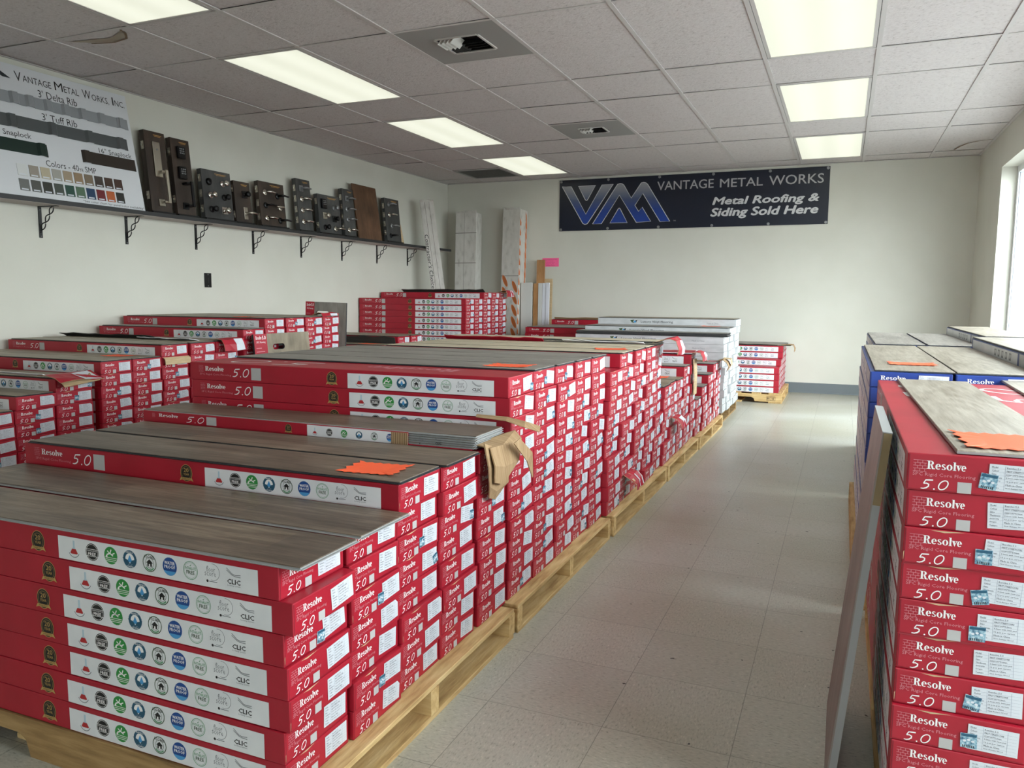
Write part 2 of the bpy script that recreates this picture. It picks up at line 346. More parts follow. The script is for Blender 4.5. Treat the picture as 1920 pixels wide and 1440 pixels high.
for b_ in ((XL, YF - .2, 0, x0, YF, HC + .2), (x1, YF - .2, 0, XR, YF, HC + .2), (x0, YF - .2, 0, x1, YF, z0), (x0, YF - .2, z1, x1, YF, HC + .2)): mb.box(*b_, M_WALL)
struct('wall_front', mb)
def glass():
    m = bpy.data.materials.new('window_glass'); t, n, l = nt(m); n.remove(n['Principled BSDF'])
    tr = n.new('ShaderNodeBsdfTransparent'); gl = n.new('ShaderNodeBsdfGlossy'); gl.inputs['Roughness'].default_value = .02
    tr.inputs[0].default_value = (.96, .98, .97, 1); lw = n.new('ShaderNodeLayerWeight'); pw = n.new('ShaderNodeMath'); pw.operation = 'POWER'; pw.inputs[1].default_value = 5.0; l.new(lw.outputs['Facing'], pw.inputs[0])
    fr = n.new('ShaderNodeMapRange'); fr.inputs['To Min'].default_value = .03; fr.inputs['To Max'].default_value = .35; l.new(pw.outputs[0], fr.inputs['Value']); mx = n.new('ShaderNodeMixShader')
    l.new(fr.outputs[0], mx.inputs[0]); l.new(tr.outputs[0], mx.inputs[1]); l.new(gl.outputs[0], mx.inputs[2]); l.new(mx.outputs[0], n['Material Output'].inputs[0]); return m
M_GLASS = glass(); M_ALU = mat('white_window_frame', (226, 228, 232), .4); M_GASKET = mat('window_gasket', (176, 184, 196), .6)
def window(name, axis, a0, a1, z0, z1, t0, t1, n, label):
    fr = MB(); gl = MB(); gk = MB()
    def bar(p0, p1, q0, q1, m=M_ALU, mbx=fr, d=0.0):
        if axis == 'y': mbx.box(t0 + d, p0, q0, t1 - d, p1, q1, m)
        else: mbx.box(p0, t0 + d, q0, p1, t1 - d, q1, m)
    f = .055; bar(a0, a1, z0, z0 + f); bar(a0, a1, z1 - f, z1)
    for i in range(n + 1):
        c = a0 + (a1 - a0) * i / n; c = min(max(c, a0 + f / 2), a1 - f / 2); bar(c - f / 2, c + f / 2, z0 + f, z1 - f)
        for e in (c - f / 2 - .008, c + f / 2):
            if a0 + .02 < e < a1 - .03: bar(e, e + .008, z0 + f, z1 - f, M_GASKET, gk, .012)
    tm = (t0 + t1) / 2
    if axis == 'y': gl.box(tm - .003, a0 + f, z0 + f, tm + .003, a1 - f, z1 - f, M_GLASS)
    else: gl.box(a0 + f, tm - .003, z0 + f, a1 - f, tm + .003, z1 - f, M_GLASS)
    o = struct(name, gl, label=label); struct('window_frame', fr, o); struct('window_gasket', gk, o); return o
window('window_1', 'y', WIN[0], WIN[1], WIN[2], WIN[3], XR + .115, XR + .165, 6, 'white framed shop window set deep in the wall')
window('added_front_window', 'x', FWIN[0], FWIN[1], FWIN[2], FWIN[3], YF - .175, YF - .125, 1, 'added unseen window behind the camera that lights the carton fronts')  # added out of view so more daylight reaches the faces towards the camera
M_BASE = mat('grey_vinyl_base', (104, 112, 116), .45)
mb = MB(); mb.prism([(YB, 0), (YB - .012, 0), (YB - .009, .012), (YB - .006, .105), (YB, .11)], 'x', XL, XR, M_BASE); struct('baseboard_back', mb)
mb = MB(); mb.box(XL, YF, 0, XL + .006, YB - .013, .11, M_BASE); struct('baseboard_left', mb)
mb = MB(); mb.box(XR - .006, YF, 0, XR, YB - .013, .11, M_BASE); struct('baseboard_right', mb)

# ceiling: lay-in tiles on a grid of T bars
C0 = -.4992; CW = .6096
RY = [5.0135 + d for d in (3.6576, 2.4384, 1.8288, .6096, 0, -1.2192, -1.8288, -3.048, -3.6576, -4.8768, -5.4864, -6.7056, -7.3152, -8.5344)]
CX = [C0 + k * CW for k in range(-6, 3)]
M_TILE = noise_mat('ceiling_tile', [(.30, (186, 180, 180)), (.40, (206, 200, 200)), (.7, (213, 208, 208))], (1, 1, 1), 55, 6, rough=.9, bump=.35, bscale=90, per_object=False)
M_TBAR = mat('ceiling_t_bar', (200, 196, 195), .5); M_PLENUM = mat('plenum_dark', (30, 29, 29), .9)
M_STAIN = mat('water_stain_brown', (128, 108, 84), .9); M_STAIN2 = mat('water_stain_pale', (168, 158, 142), .9)
xs = [XL] + CX + [XR]; ys = [YB] + RY + [YF]
LIGHT_CELLS = set(); VENTS = {}
for rows in ((0, 1), (2, 3), (4, 5), (6, 7), (8, 9), (10, 11)):
    yy = (RY[rows[0]], RY[rows[1]])
    for k in (-5, 0): LIGHT_CELLS.add((k, rows[1]))
mb = MB(); rt = random.Random(3); splits = []
for i in range(len(xs) - 1):
    for j in range(len(ys) - 1):
        ya, yb = ys[j + 1], ys[j]; xa, xb = xs[i], xs[i + 1]
        k = round((xa - C0) / CW) if i else -7
        if (k, j) in LIGHT_CELLS: continue
        cells = [(ya, yb)]
        if k == -3 and j in (3, 5):
            ym = (ya + yb) / 2; splits.append((xa, xb, ym)); cells = [(ya, ym), (ym, yb)]
            cells = [cells[1]] if j == 5 else [cells[0]]
            cells = [(ya, ym)] if j == 5 and False else cells
            VENTS[j] = (xa, xb, ym, yb) if j == 3 else (xa, xb, ya, ym)
            cells = [(ya, ym)] if j == 3 else [(ym, yb)]
        if k == -6 and j == 1:
            ym = ya + .61; splits.append((xa, xb, ym)); VENTS['grille'] = (xa, xb, ym, yb); cells = [(ya, ym)]
        for c0, c1 in cells:
            q = .0075; zz = [HC + .004 + rt.uniform(-.0015, .003) for _ in range(4)]
            P = [(xa + .004, c0 + q, zz[0]), (xb - .004, c0 + q, zz[1]), (xb - .004, c1 - q * .8, zz[2]), (xa + .004, c1 - q * .8, zz[3])]
            mb.add(P, [(0, 3, 2, 1)], M_TILE)
mb.add([(-4.09, 3.24, HC + .0005), (-3.98, 3.30, HC + .0005), (-3.86, 3.34, HC + .0005), (-3.70, 3.30, HC + .0005), (-3.66, 3.22, HC + .0005), (-3.80, 3.28, HC + .0005), (-3.95, 3.26, HC + .0005)], [(0, 1, 2, 3, 4, 5, 6)][::-1], M_STAIN2)
def arc(pts, wd, m):
    for a, b in zip(pts, pts[1:]):
        d = Vector((b[0] - a[0], b[1] - a[1])).normalized(); q = Vector((-d.y, d.x)) * wd / 2
        mb.add([(a[0] + q.x, a[1] + q.y, HC), (a[0] - q.x, a[1] - q.y, HC), (b[0] - q.x, b[1] - q.y, HC), (b[0] + q.x, b[1] + q.y, HC)], [(0, 1, 2, 3)], m)
arc([(-3.99, 3.31), (-3.86, 3.345), (-3.73, 3.32), (-3.66, 3.25), (-3.64, 3.20)], .012, M_STAIN)
arc([(.885, 8.6), (.91, 8.45), (.955, 8.3), (1.04, 8.2), (1.15, 8.15)], .014, M_STAIN)
ceil = struct('ceiling', mb, label='suspended ceiling of grey lay-in tiles')
mb = MB(); mb.box(XL - .2, YF - .2, HC + .1, XR + .2, YB + .2, HC + .22, M_PLENUM); struct('ceiling_deck', mb, ceil)
mb = MB()
for x in CX: mb.box(x - .012, YF, HC - .002, x + .012, YB, HC + .003, M_TBAR)
for y in RY: mb.box(XL, y - .008, HC - .0012, XR, y + .008, HC + .0025, M_TBAR)
for xa, xb, ym in splits: mb.box(xa, ym - .008, HC - .0012, xb, ym + .008, HC + .0025, M_TBAR)
mb.box(XL, YF, HC - .003, XL + .022, YB, HC, M_TBAR); mb.box(XR - .022, YF, HC - .003, XR, YB, HC, M_TBAR); mb.box(XL, YB - .022, HC - .003, XR, YB, HC, M_TBAR)
struct('ceiling_grid', mb, ceil)

# ceiling lights
def panel_mat():
    m = bpy.data.materials.new('lit_diffuser'); t, n, l = nt(m); b = n['Principled BSDF']; b.inputs['Base Color'].default_value = lin((120, 122, 112))
    tc = n.new('ShaderNodeTexCoord'); sx = n.new('ShaderNodeSeparateXYZ'); l.new(tc.outputs['Object'], sx.inputs[0])
    # two fluorescent tubes behind the prismatic lens: slightly brighter along them
    mu = node(n, 'ShaderNodeMath', operation='MULTIPLY'); mu.inputs[1].default_value = 2 * PI / .26; l.new(sx.outputs[0], mu.inputs[0])
    cs = node(n, 'ShaderNodeMath', operation='COSINE'); l.new(mu.outputs[0], cs.inputs[0])
    mr = n.new('ShaderNodeMapRange'); mr.inputs['From Min'].default_value = -1; mr.inputs['To Min'].default_value = PANEL_STRENGTH * 1.0; mr.inputs['To Max'].default_value = PANEL_STRENGTH * .9
    l.new(cs.outputs[0], mr.inputs['Value']); b.inputs['Emission Color'].default_value = (.94, .96, .80, 1); l.new(mr.outputs[0], b.inputs['Emission Strength']); b.inputs['Roughness'].default_value = .6
    return m
M_PANEL = panel_mat()
lf = MB(); ld = MB(); X_, Y_ = CW - .03, 1.2192 - .024
for b_ in ((-X_ / 2, -Y_ / 2, -.001, -X_ / 2 + .02, Y_ / 2, .06), (X_ / 2 - .02, -Y_ / 2, -.001, X_ / 2, Y_ / 2, .06), (-X_ / 2, -Y_ / 2, -.001, X_ / 2, -Y_ / 2 + .02, .06), (-X_ / 2, Y_ / 2 - .02, -.001, X_ / 2, Y_ / 2, .06), (-X_ / 2, -Y_ / 2, .05, X_ / 2, Y_ / 2, .062)): lf.box(*b_, M_TBAR)
ld.box(-X_ / 2 + .02, -Y_ / 2 + .02, .002, X_ / 2 - .02, Y_ / 2 - .02, .008, M_PANEL)
lfm, ldm = lf.mesh('frame'), ld.mesh('diffuser')
POSW = {1: 'closest to the banner wall', 3: 'second from the banner wall', 5: 'third from the banner wall', 7: 'fourth from the banner wall', 9: 'fifth from the banner wall', 11: 'sixth from the banner wall'}
for k, j in sorted(LIGHT_CELLS):
    xa = C0 + k * CW; ya, yb = ys[j + 1], ys[j]
    o = empty('ceiling_light', (xa + CW / 2, (ya + yb) / 2, HC - .001)); obj('frame', lfm, o); obj('diffuser', ldm, o)
    tag(o, 'lit fluorescent ceiling panel ' + ('in the window-side row, ' if k == 0 else 'in the shelf-side row, ') + POSW[j], 'ceiling light', 'fluorescent panels in the ceiling')
M_VENT = mat('vent_plate_grey', (150, 150, 148), .5); M_VDARK = mat('vent_throat_dark', (28, 28, 28), .8); M_VANE = mat('vent_vane', (196, 194, 190), .4)
def vent(cell, label, w):
    xa, xb, ya, yb = cell; o = empty('ceiling_vent', ((xa + xb) / 2, (ya + yb) / 2, HC)); A, B = (xb - xa) / 2 - .012, (yb - ya) / 2 - .008
    p = MB(); h = w / 2
    for b_ in ((-A, -B, 0, A, -h, .004), (-A, h, 0, A, B, .004), (-A, -h, 0, -h, h, .004), (h, -h, 0, A, h, .004)): p.box(*b_, M_VENT)
    for b_ in ((-h, -h - .012, -.006, h, -h, 0), (-h, h, -.006, h, h + .012, 0), (-h - .012, -h, -.006, -h, h, 0), (h, -h, -.006, h + .012, h, 0)): p.box(*b_, M_VANE)
    obj('plate', p, o)
    t = MB(); t.box(-h, -h, .05, h, h, .06, M_VDARK)
    for b_ in ((-h, -h, 0, -h + .002, h, .06), (h - .002, -h, 0, h, h, .06), (-h, -h, 0, h, -h + .002, .06), (-h, h - .002, 0, h, h, .06)): t.box(*b_, M_VDARK)
    obj('throat', t, o)
    v = MB()
    for i in range(4):
        y = h - .03 - i * .038
        v.sheet([[(-.01, y + .02, .02), (-.01, y + .004, .004), (-.01, y - .012, -.012)], [(h - .01, y + .02, .02), (h - .01, y + .004, .004), (h - .01, y - .012, -.012)]], M_VDARK, M_VDARK, .002)
    for i in range(4):
        x = -h + .022 + i * .026
        v.sheet([[(x + .018, -h + .01, .02), (x + .006, -h + .01, .002), (x - .016, -h + .01, -.022)], [(x + .018, .0, .02), (x + .006, .0, .002), (x - .016, .0, -.022)]], M_VANE, M_VANE, .002)
        v.sheet([[(x + .018, .006, .02), (x + .006, .006, .002), (x - .006, .006, -.004)], [(x + .018, h - .01, .02), (x + .006, h - .01, .002), (x - .006, h - .01, -.004)]], M_VDARK, M_VDARK, .002)
    obj('louver', v, o); tag(o, label, 'air vent')
vent(VENTS[5], 'larger looking grey ceiling vent with open white louvers, between the light rows', .25)
vent(VENTS[3], 'smaller looking ceiling vent beyond, nearer the banner wall', .2)
xa, xb, ya, yb = VENTS['grille']; o = empty('return_air_grille', ((xa + xb) / 2, (ya + yb) / 2, HC)); A, B = (xb - xa) / 2 - .014, (yb - ya) / 2 - .01
p = MB()
for b_ in ((-A, -B, -.003, A, -B + .03, .003), (-A, B - .03, -.003, A, B, .003), (-A, -B, -.003, -A + .03, B, .003), (A - .03, -B, -.003, A, B, .003)): p.box(*b_, M_VENT)
obj('frame', p, o); p = MB(); p.box(-A + .03, -B + .03, .02, A - .03, B - .03, .022, M_VDARK)
for i in range(22):
    y = -B + .04 + i * (2 * B - .08) / 21; p.box(-A + .03, y - .004, 0, A - .03, y + .004, .012, mat('grille_bar', (92, 92, 90), .5))
obj('grille', p, o); tag(o, 'dark square return air grille in the ceiling beside the last shelf-side light', 'air vent')

# ------------------------------------------------------------------ flooring cartons
CL, CWD, CHT = 1.24, .196, .0618
def brick_logo(d, u, v, s, m, k=1, t=.0007):
    for i in range(5): d.rect(u, v + s * i / 4 - t / 2, u + s * 1.05, v + s * i / 4 + t / 2, m, k)
    for i in range(4):
        for j in range(3):
            x = u + s * (.15 + .38 * j + (.19 if i % 2 else 0))
            if x < u + s * 1.05: d.rect(x - t / 2, v + s * i / 4, x + t / 2, v + s * (i + 1) / 4, m, k)
def resolve_word(d, u0, v0, u1, v1, m, k=1):
    """fat-faced serif lettering: letters on a 4.2-wide grid, cap height 1"""
    sx = (u1 - u0) / 4.22; sy = v1 - v0; X = 0.0
    r = lambda a, b, c, e: d.rect(u0 + (X + a) * sx, v0 + b * sy, u0 + (X + c) * sx, v0 + e * sy, m, k)
    pl = lambda pts: d.poly([(u0 + (X + a) * sx, v0 + b * sy) for a, b in pts], m, k)
    def bowl(cx, cy, rx, ry, ix, iy, a0, a1, n=14):
        A = [a0 + (a1 - a0) * i / n for i in range(n + 1)]
        o = [d.P(u0 + (X + cx + rx * math.cos(a)) * sx, v0 + (cy + ry * math.sin(a)) * sy, k) for a in A]; i_ = [d.P(u0 + (X + cx + ix * math.cos(a)) * sx, v0 + (cy + iy * math.sin(a)) * sy, k) for a in A]
        d.mb.add(o + i_, [(q, q + 1, n + 2 + q, n + 1 + q) for q in range(n)], m)
    r(.12, 0, .34, 1); r(0, 0, .46, .06); r(0, .94, .5, 1); bowl(.42, .74, .33, .26, .10, .20, -PI / 2, PI / 2); r(.34, .48, .45, .53); pl([(.42, .5), (.62, .46), (.74, .1), (.9, .1), (.9, 0), (.58, 0)])
    def e_():
        bowl(.3, .34, .3, .35, .09, .29, .12, 2 * PI - .75, 18); r(.1, .33, .58, .39)
    X = .93; e_()
    X = 1.58; bowl(.24, .50, .22, .19, .07, .13, .5, PI * 1.5, 10); bowl(.24, .18, .24, .19, .08, .13, -PI * .9, PI * .5, 10); pl([(.1, .5), (.2, .5), (.42, .2), (.3, .2)])
    X = 2.12; bowl(.32, .34, .32, .35, .12, .29, 0, 2 * PI, 22)
    X = 2.80; r(.08, 0, .29, 1.02); r(0, 0, .38, .05); r(0, .97, .2, 1.02)
    X = 3.16; pl([(.0, .68), (.26, .68), (.36, .2), (.30, 0), (.26, 0)]); pl([(.30, 0), (.36, .2), (.54, .68), (.46, .68), (.30, .12)]); r(-.06, .63, .36, .68); r(.38, .63, .62, .68)
    X = 3.72; X = 3.70; sx *= .86; X = 3.72 / .86 * .995; e_()
def five_oh(d, u0, v0, u1, v1, m, k=1, wd=None):
    W_, H_ = u1 - u0, v1 - v0; q = wd or H_ * .125
    p = lambda pts: [(u0 + a * W_, v0 + b * H_) for a, b in pts]
    d.stroke(p([(.44, .95), (.30, .93), (.17, .91)]), [q, q, q * .9], m, k); d.stroke(p([(.18, .93), (.13, .72), (.10, .55)]), q * .8, m, k)
    d.stroke(p([(.10, .55), (.20, .60), (.29, .50), (.28, .30), (.20, .13), (.10, .05), (.0, .06)]), [q * .8, q, q * 1.05, q * 1.05, q, q * .9, q * .6], m, k)
    d.ell(u0 + .49 * W_, v0 + .07 * H_, q * .6, q * .6, m, k, 10)
    pts = [(.82 + .155 * math.cos(a) + .07 * math.sin(a), .52 + .46 * math.sin(a)) for a in [2 * PI * i / 22 for i in range(22)]]
    d.stroke(p(pts), q * .85, m, k, True)
def badge20(d, u, v, r, k=1):
    d.ell(u, v, r * .90, r, M_GOLD, k); d.ell(u, v, r * .84, r * .94, M_BLACK, k + 1); d.ring(u, v, r * .74, r * .77, M_GOLD, k + 2, 20, sq=.92)
    d.text('20', u - r * .36, v + r * .10, u + r * .36, v + r * .56, M_GOLD, k + 2, .02); d.text('YEAR', u - r * .44, v - r * .28, u + r * .44, v - r * .02, M_GOLD, k + 2, .01, res=1)
    d.poly([(u - r * 1.05, v - r * .95), (u - r * .82, v - r * .55), (u + r * .82, v - r * .55), (u + r * 1.05, v - r * .95), (u + r * .7, v - r * .82), (u - r * .7, v - r * .82)], M_GOLD, k + 3)
    d.text('WARRANTY', u - r * .66, v - r * .77, u + r * .66, v - r * .6, M_BLACK, k + 4, res=1)
def icons(d, L, vc, r, k=2, inkf=.578, step=.0423):
    U = [L * (inkf + step * i) for i in range(9)]
    u = U[0]   # flask of red liquid
    d.poly([(u - r * .14, vc + r * .95), (u + r * .14, vc + r * .95), (u + r * .14, vc + r * .2), (u + r * .62, vc - r * .55), (u - r * .62, vc - r * .55), (u - r * .14, vc + r * .2)], mat('flask_glass_ink', (178, 200, 214), .5), k)
    d.poly([(u - r * .30, vc - r * .02), (u + r * .30, vc - r * .02), (u + r * .6, vc - r * .5), (u + r * .45, vc - r * .6), (u - r * .45, vc - r * .6), (u - r * .6, vc - r * .5)], M_REDINK, k + 1)
    d.ring(u, vc - r * .1, r * .84, r * .93, M_GREYINK, k, 12, PI * 1.15, PI * 1.85)
    u = U[1]   # black roundel
    d.ell(u, vc, r, r, M_BLACK, k); d.ring(u, vc, r * .86, r * .90, M_WHITE, k + 1)
    for e in (-.5, .30): d.rect(u - r * .95, vc + r * e, u + r * .95, vc + r * (e + .05), M_WHITE, k + 2)
    d.text('FORMALDEHYDE', u - r * .86, vc + r * .07, u + r * .86, vc + r * .22, M_WHITE, k + 3, res=1); d.text('FREE', u - r * .58, vc - r * .38, u + r * .58, vc - r * .04, M_WHITE, k + 3, .03, res=1)
    u = U[2]   # green disc, falling figure
    d.ell(u, vc, r, r, M_GREEN, k)
    d.stroke([(u - r * .6, vc + r * .05), (u - r * .1, vc + r * .25), (u + r * .35, vc + r * .0)], r * .16, M_WHITE, k + 1); d.stroke([(u - r * .1, vc + r * .25), (u + r * .1, vc + r * .7)], r * .14, M_WHITE, k + 1)
    d.stroke([(u - r * .1, vc + r * .2), (u - r * .5, vc + r * .5)], r * .12, M_WHITE, k + 1); d.stroke([(u + r * .1, vc + r * .1), (u + r * .6, vc + r * .35)], r * .12, M_WHITE, k + 1); d.ell(u - r * .62, vc - r * .1, r * .13, r * .13, M_WHITE, k + 1, 10)
    for i in range(3): d.rect(u - r * (.9 - i * .08), vc - r * (.28 + .2 * i), u + r * (.9 - i * .08), vc - r * (.22 + .2 * i), M_WHITE, k + 1)
    u = U[3]   # blue ring, drop
    d.ell(u, vc, r, r, M_TEAL, k); d.ell(u, vc, r * .66, r * .66, M_WHITE, k + 1)
    d.poly([(u, vc + r * .5), (u + r * .3, vc - r * .1), (u + r * .2, vc - r * .35), (u - r * .2, vc - r * .35), (u - r * .3, vc - r * .1)], M_LBLUE, k + 2)
    d.poly([(u - r * 1.1, vc + r * .12), (u - r * .3, vc - r * .1), (u, vc - r * .5), (u + r * .3, vc - r * .1), (u + r * 1.1, vc + r * .12), (u + r * .5, vc - r * .5), (u, vc - r * .66), (u - r * .5, vc - r * .5)], M_TEAL, k + 3)
    d.text('REPELS', u - r * .55, vc + r * .68, u + r * .55, vc + r * .86, M_WHITE, k + 2, .01, res=1); d.text('STAINS', u - r * .5, vc - r * .9, u + r * .5, vc - r * .72, M_WHITE, k + 2, .01, res=1)
    u = U[4]   # VOC free ring with house
    d.ring(u, vc, r * .90, r, M_DGREEN, k); d.ring(u, vc, r * .55, r * .6, M_DGREEN, k)
    d.text('VOC', u - r * .72, vc + r * .48, u - r * .02, vc + r * .82, M_BLACK, k, .03, .25, res=1); d.text('FREE', u + r * .06, vc + r * .46, u + r * .74, vc + r * .76, M_BLACK, k, .03, -.3, res=1)
    d.poly([(u - r * .5, vc - r * .02), (u, vc + r * .4), (u + r * .5, vc - r * .02), (u + r * .32, vc - r * .02), (u + r * .32, vc - r * .4), (u - r * .32, vc - r * .4), (u - r * .32, vc - r * .02)], M_BLACK, k + 1)
    d.rect(u - r * .1, vc - r * .4, u + r * .1, vc - r * .12, M_WHITE, k + 2); d.ring(u, vc - r * .1, r * .6, r * .76, M_LGREEN, k + 1, 10, PI * 1.2, PI * 1.8)
    u = U[5]   # water proof
    d.ell(u, vc, r, r, M_BLUEINK, k); d.text('WATER', u - r * .74, vc + r * .22, u + r * .74, vc + r * .56, M_WHITE, k + 1, .03, res=1); d.text('PROOF', u - r * .74, vc - r * .22, u + r * .74, vc + r * .12, M_WHITE, k + 1, .03, res=1)
    d.ell(u, vc, r * .98, r * .98, M_LBLUE, k + 1, 12, PI * 1.17, PI * 1.83)
    for i in range(3): d.ring(u + r * (-.5 + .5 * i), vc - r * .42, r * .1, r * .22, M_BLUEINK, k + 2, 8, PI * .0, PI)
    u = U[6]   # phthalate free
    d.ring(u, vc, r * .93, r, M_LGREEN, k); d.ring(u, vc, r * .82, r * .85, M_LGREEN, k); d.text('PHTHALATE', u - r * .74, vc + r * .08, u + r * .74, vc + r * .38, M_LGREEN, k, .02, res=1); d.text('FREE', u - r * .55, vc - r * .4, u + r * .55, vc - r * .02, M_DGREEN, k, .03, res=1); d.poly([(u - r * .1, vc + r * .5), (u + r * .16, vc + r * .72), (u + r * .02, vc + r * .44)], M_LGREEN, k)
    u = U[7]   # floor score
    d.text('floor', u - r * .7, vc + r * .22, u + r * .45, vc + r * .85, M_GREYINK, k, res=1); d.text('score', u - r * .95, vc - r * .22, u + r * .55, vc + r * .2, M_GREYINK, k, res=1); d.ring(u + r * .15, vc + r * .25, r * .85, r * .9, M_GREYINK, k, 20, -PI * .6, PI * .55)
    d.ell(u - r * .6, vc - r * .75, r * .15, r * .15, M_BLACK, k, 10); d.rect(u - r * .4, vc - r * .8, u + r * .7, vc - r * .72, M_GREYINK, k)
    u = U[8]   # CLIC
    for dv in (0, .22): d.stroke([(u - r * .9, vc + r * (1.0 - dv)), (u - r * .2, vc + r * (.45 - dv * .6)), (u + r * .2, vc + r * (.35 - dv * .6)), (u + r * .9, vc + r * (.42 - dv))], r * .08, M_GREYINK, k)
    d.text('CLIC', u - r * .85, vc - r * .62, u + r * .85, vc - r * .12, M_BLACK, k, .045, res=1); d.text('Locking System', u - r * .85, vc - r * .9, u + r * .85, vc - r * .7, M_GREYINK, k, .01, res=1)
def end_print(d, W, H, k=1):
    brick_logo(d, W * .045, H * .52, W * .095, M_PALE, k); resolve_word(d, W * .145, H * .60, W * .43, H * .82, M_WHITE, k)
    d.text('SPC Rigid Core Flooring', W * .045, H * .38, W * .50, H * .50, M_PALE, k, .004, res=1)
    five_oh(d, W * .11, H * .05, W * .31, H * .32, M_WHITE, k); d.rect(W * .375, H * .02, W * .475, H * .31, M_CODE, k)
def side_print(d, L, H, k=1, strip=True):
    brick_logo(d, L * .032, H * .48, H * .34, M_PALE, k); resolve_word(d, L * .056, H * .54, L * .124, H * .80, M_WHITE, k)
    d.text('SPC Rigid Core Flooring', L * .036, H * .26, L * .15, H * .40, M_PALE, k, .004, res=1)
    five_oh(d, L * .156, H * .26, L * .214, H * .74, M_WHITE, k); d.rect(L * .222, H * .14, L * .256, H * .82, M_CODE, k); badge20(d, L * .491, H * .49, H * .36, k)
    if strip: d.rect(L * .541, H * .03, L * .962, H * .82, M_WSTRIP, k); icons(d, L, H * .44, H * .295, k + 1)
def carton_body(kind, seed):
    rr = random.Random(seed); mb = MB(); L, W, H = CL, CWD, CHT
    main = {'red': M_RED, 'blue': M_BLUE, 'white': M_WCARD}[kind]; a, b2 = rr.uniform(-.0012, .0004), rr.uniform(0, 6)
    wob = lambda c: (c.x, c.y, c.z)
    mb.bbox(-L / 2, -W / 2, 0, L / 2, W / 2, H, main, .0022, 2, wob)
    E_ = Dec(mb, (L / 2, -W / 2, 0), (0, 1, 0), (0, 0, 1)); F_ = Dec(mb, (-L / 2, -W / 2, 0), (1, 0, 0), (0, 0, 1)); T_ = Dec(mb, (-L / 2, -W / 2, H), (1, 0, 0), (0, 1, 0))
    dk = mat('card_edge_' + kind, {'red': (116, 16, 32), 'blue': (18, 34, 84), 'white': (168, 168, 168)}[kind], .7)
    # tuck flap seam of the end closure
    E_.rect(W * .02, H * .035, W * .98, H * .045, dk, 0); E_.rect(W * .012, H * .04, W * .018, H * .97, dk, 0)
    if kind == 'red':
        end_print(E_, W, H); side_print(F_, L, H)
        if seed % 2: E_.poly([(W * .2, H * .97), (W * .45, H * .99), (W * .3, H * .93)], M_TAN, 0)
        if seed % 3 == 0: E_.poly([(0.001, H * .3), (W * .012, H * .34), (W * .008, H * .12), (0.001, H * .08)], M_TAN, 3)
        D2 = Dec(mb, (L / 2, W / 2, H), (-1, 0, 0), (0, -1, 0)); resolve_word(D2, L * .18, W * .2, L * .46, W * .62, M_PALE); five_oh(D2, L * .62, W * .2, L * .9, W * .75, M_WHITE, 1, .012)
    elif kind == 'blue':
        resolve_word(E_, W * .13, H * .5, W * .44, H * .78, M_WHITE); five_oh(E_, W * .1, H * .08, W * .3, H * .36, M_WHITE)
        F_.rect(L * .02, H * .05, L * .7, H * .9, M_WSTRIP, 1); F_.rect(L * .72, H * .05, L * .98, H * .9, M_WCARD, 1)
        for i in range(5):
            F_.rect(L * (.40 + .05 * i), H * .2, L * (.425 + .05 * i), H * .74, M_GREYINK, 2); F_.ell(L * (.4125 + .05 * i), H * .5, L * .007, H * .18, M_WSTRIP, 3, 10)
    else:
        F_.rect(L * .002, H * .02, L * .998, H * .98, M_WCARD, 0)
        F_.poly([(L * .245, H * .72), (L * .275, H * .8), (L * .262, H * .3)], M_DGREEN, 1); F_.poly([(L * .265, H * .3), (L * .275, H * .62), (L * .30, H * .78), (L * .29, H * .4)], M_BLACK, 1); F_.ell(L * .28, H * .5, L * .008, H * .14, M_LBLUE, 2, 12)
        F_.text('Luxury Vinyl Flooring', L * .325, H * .3, L * .56, H * .68, M_BLACK, 1, .012); F_.text('Made in China', L * .80, H * .34, L * .88, H * .54, M_GREYINK, 1, .005)
        # scuffed grey end printing
        scuff = mat('grey_green_print', (122, 136, 128), .6)
        for i in range(5):
            a_ = rr.uniform(.06, .4); E_.rect(W * a_, H * (.10 + .17 * i), W * (a_ + rr.uniform(.12, .3)), H * (.16 + .17 * i), scuff, 1)
        E_.rect(W * .64, H * .15, W * .92, H * .85, M_LABEL, 1); E_.rect(0, 0, W, H * .05, mat('painted_gap_shade', (104, 106, 106), .7), 2); E_.rect(0, 0, W * .02, H, mat('painted_gap_shade', (104, 106, 106), .7), 2)  # grey strips paint the shade of gaps between cartons onto two edges
        for i in range(3): E_.rect(W * .66, H * (.28 + .18 * i), W * .88, H * (.34 + .18 * i), scuff, 2)
    return mb.mesh('flooring_carton')
BODY = {k: [carton_body(k, i + 1) for i in range(n)] for k, n in (('red', 4), ('white', 2), ('blue', 2))}
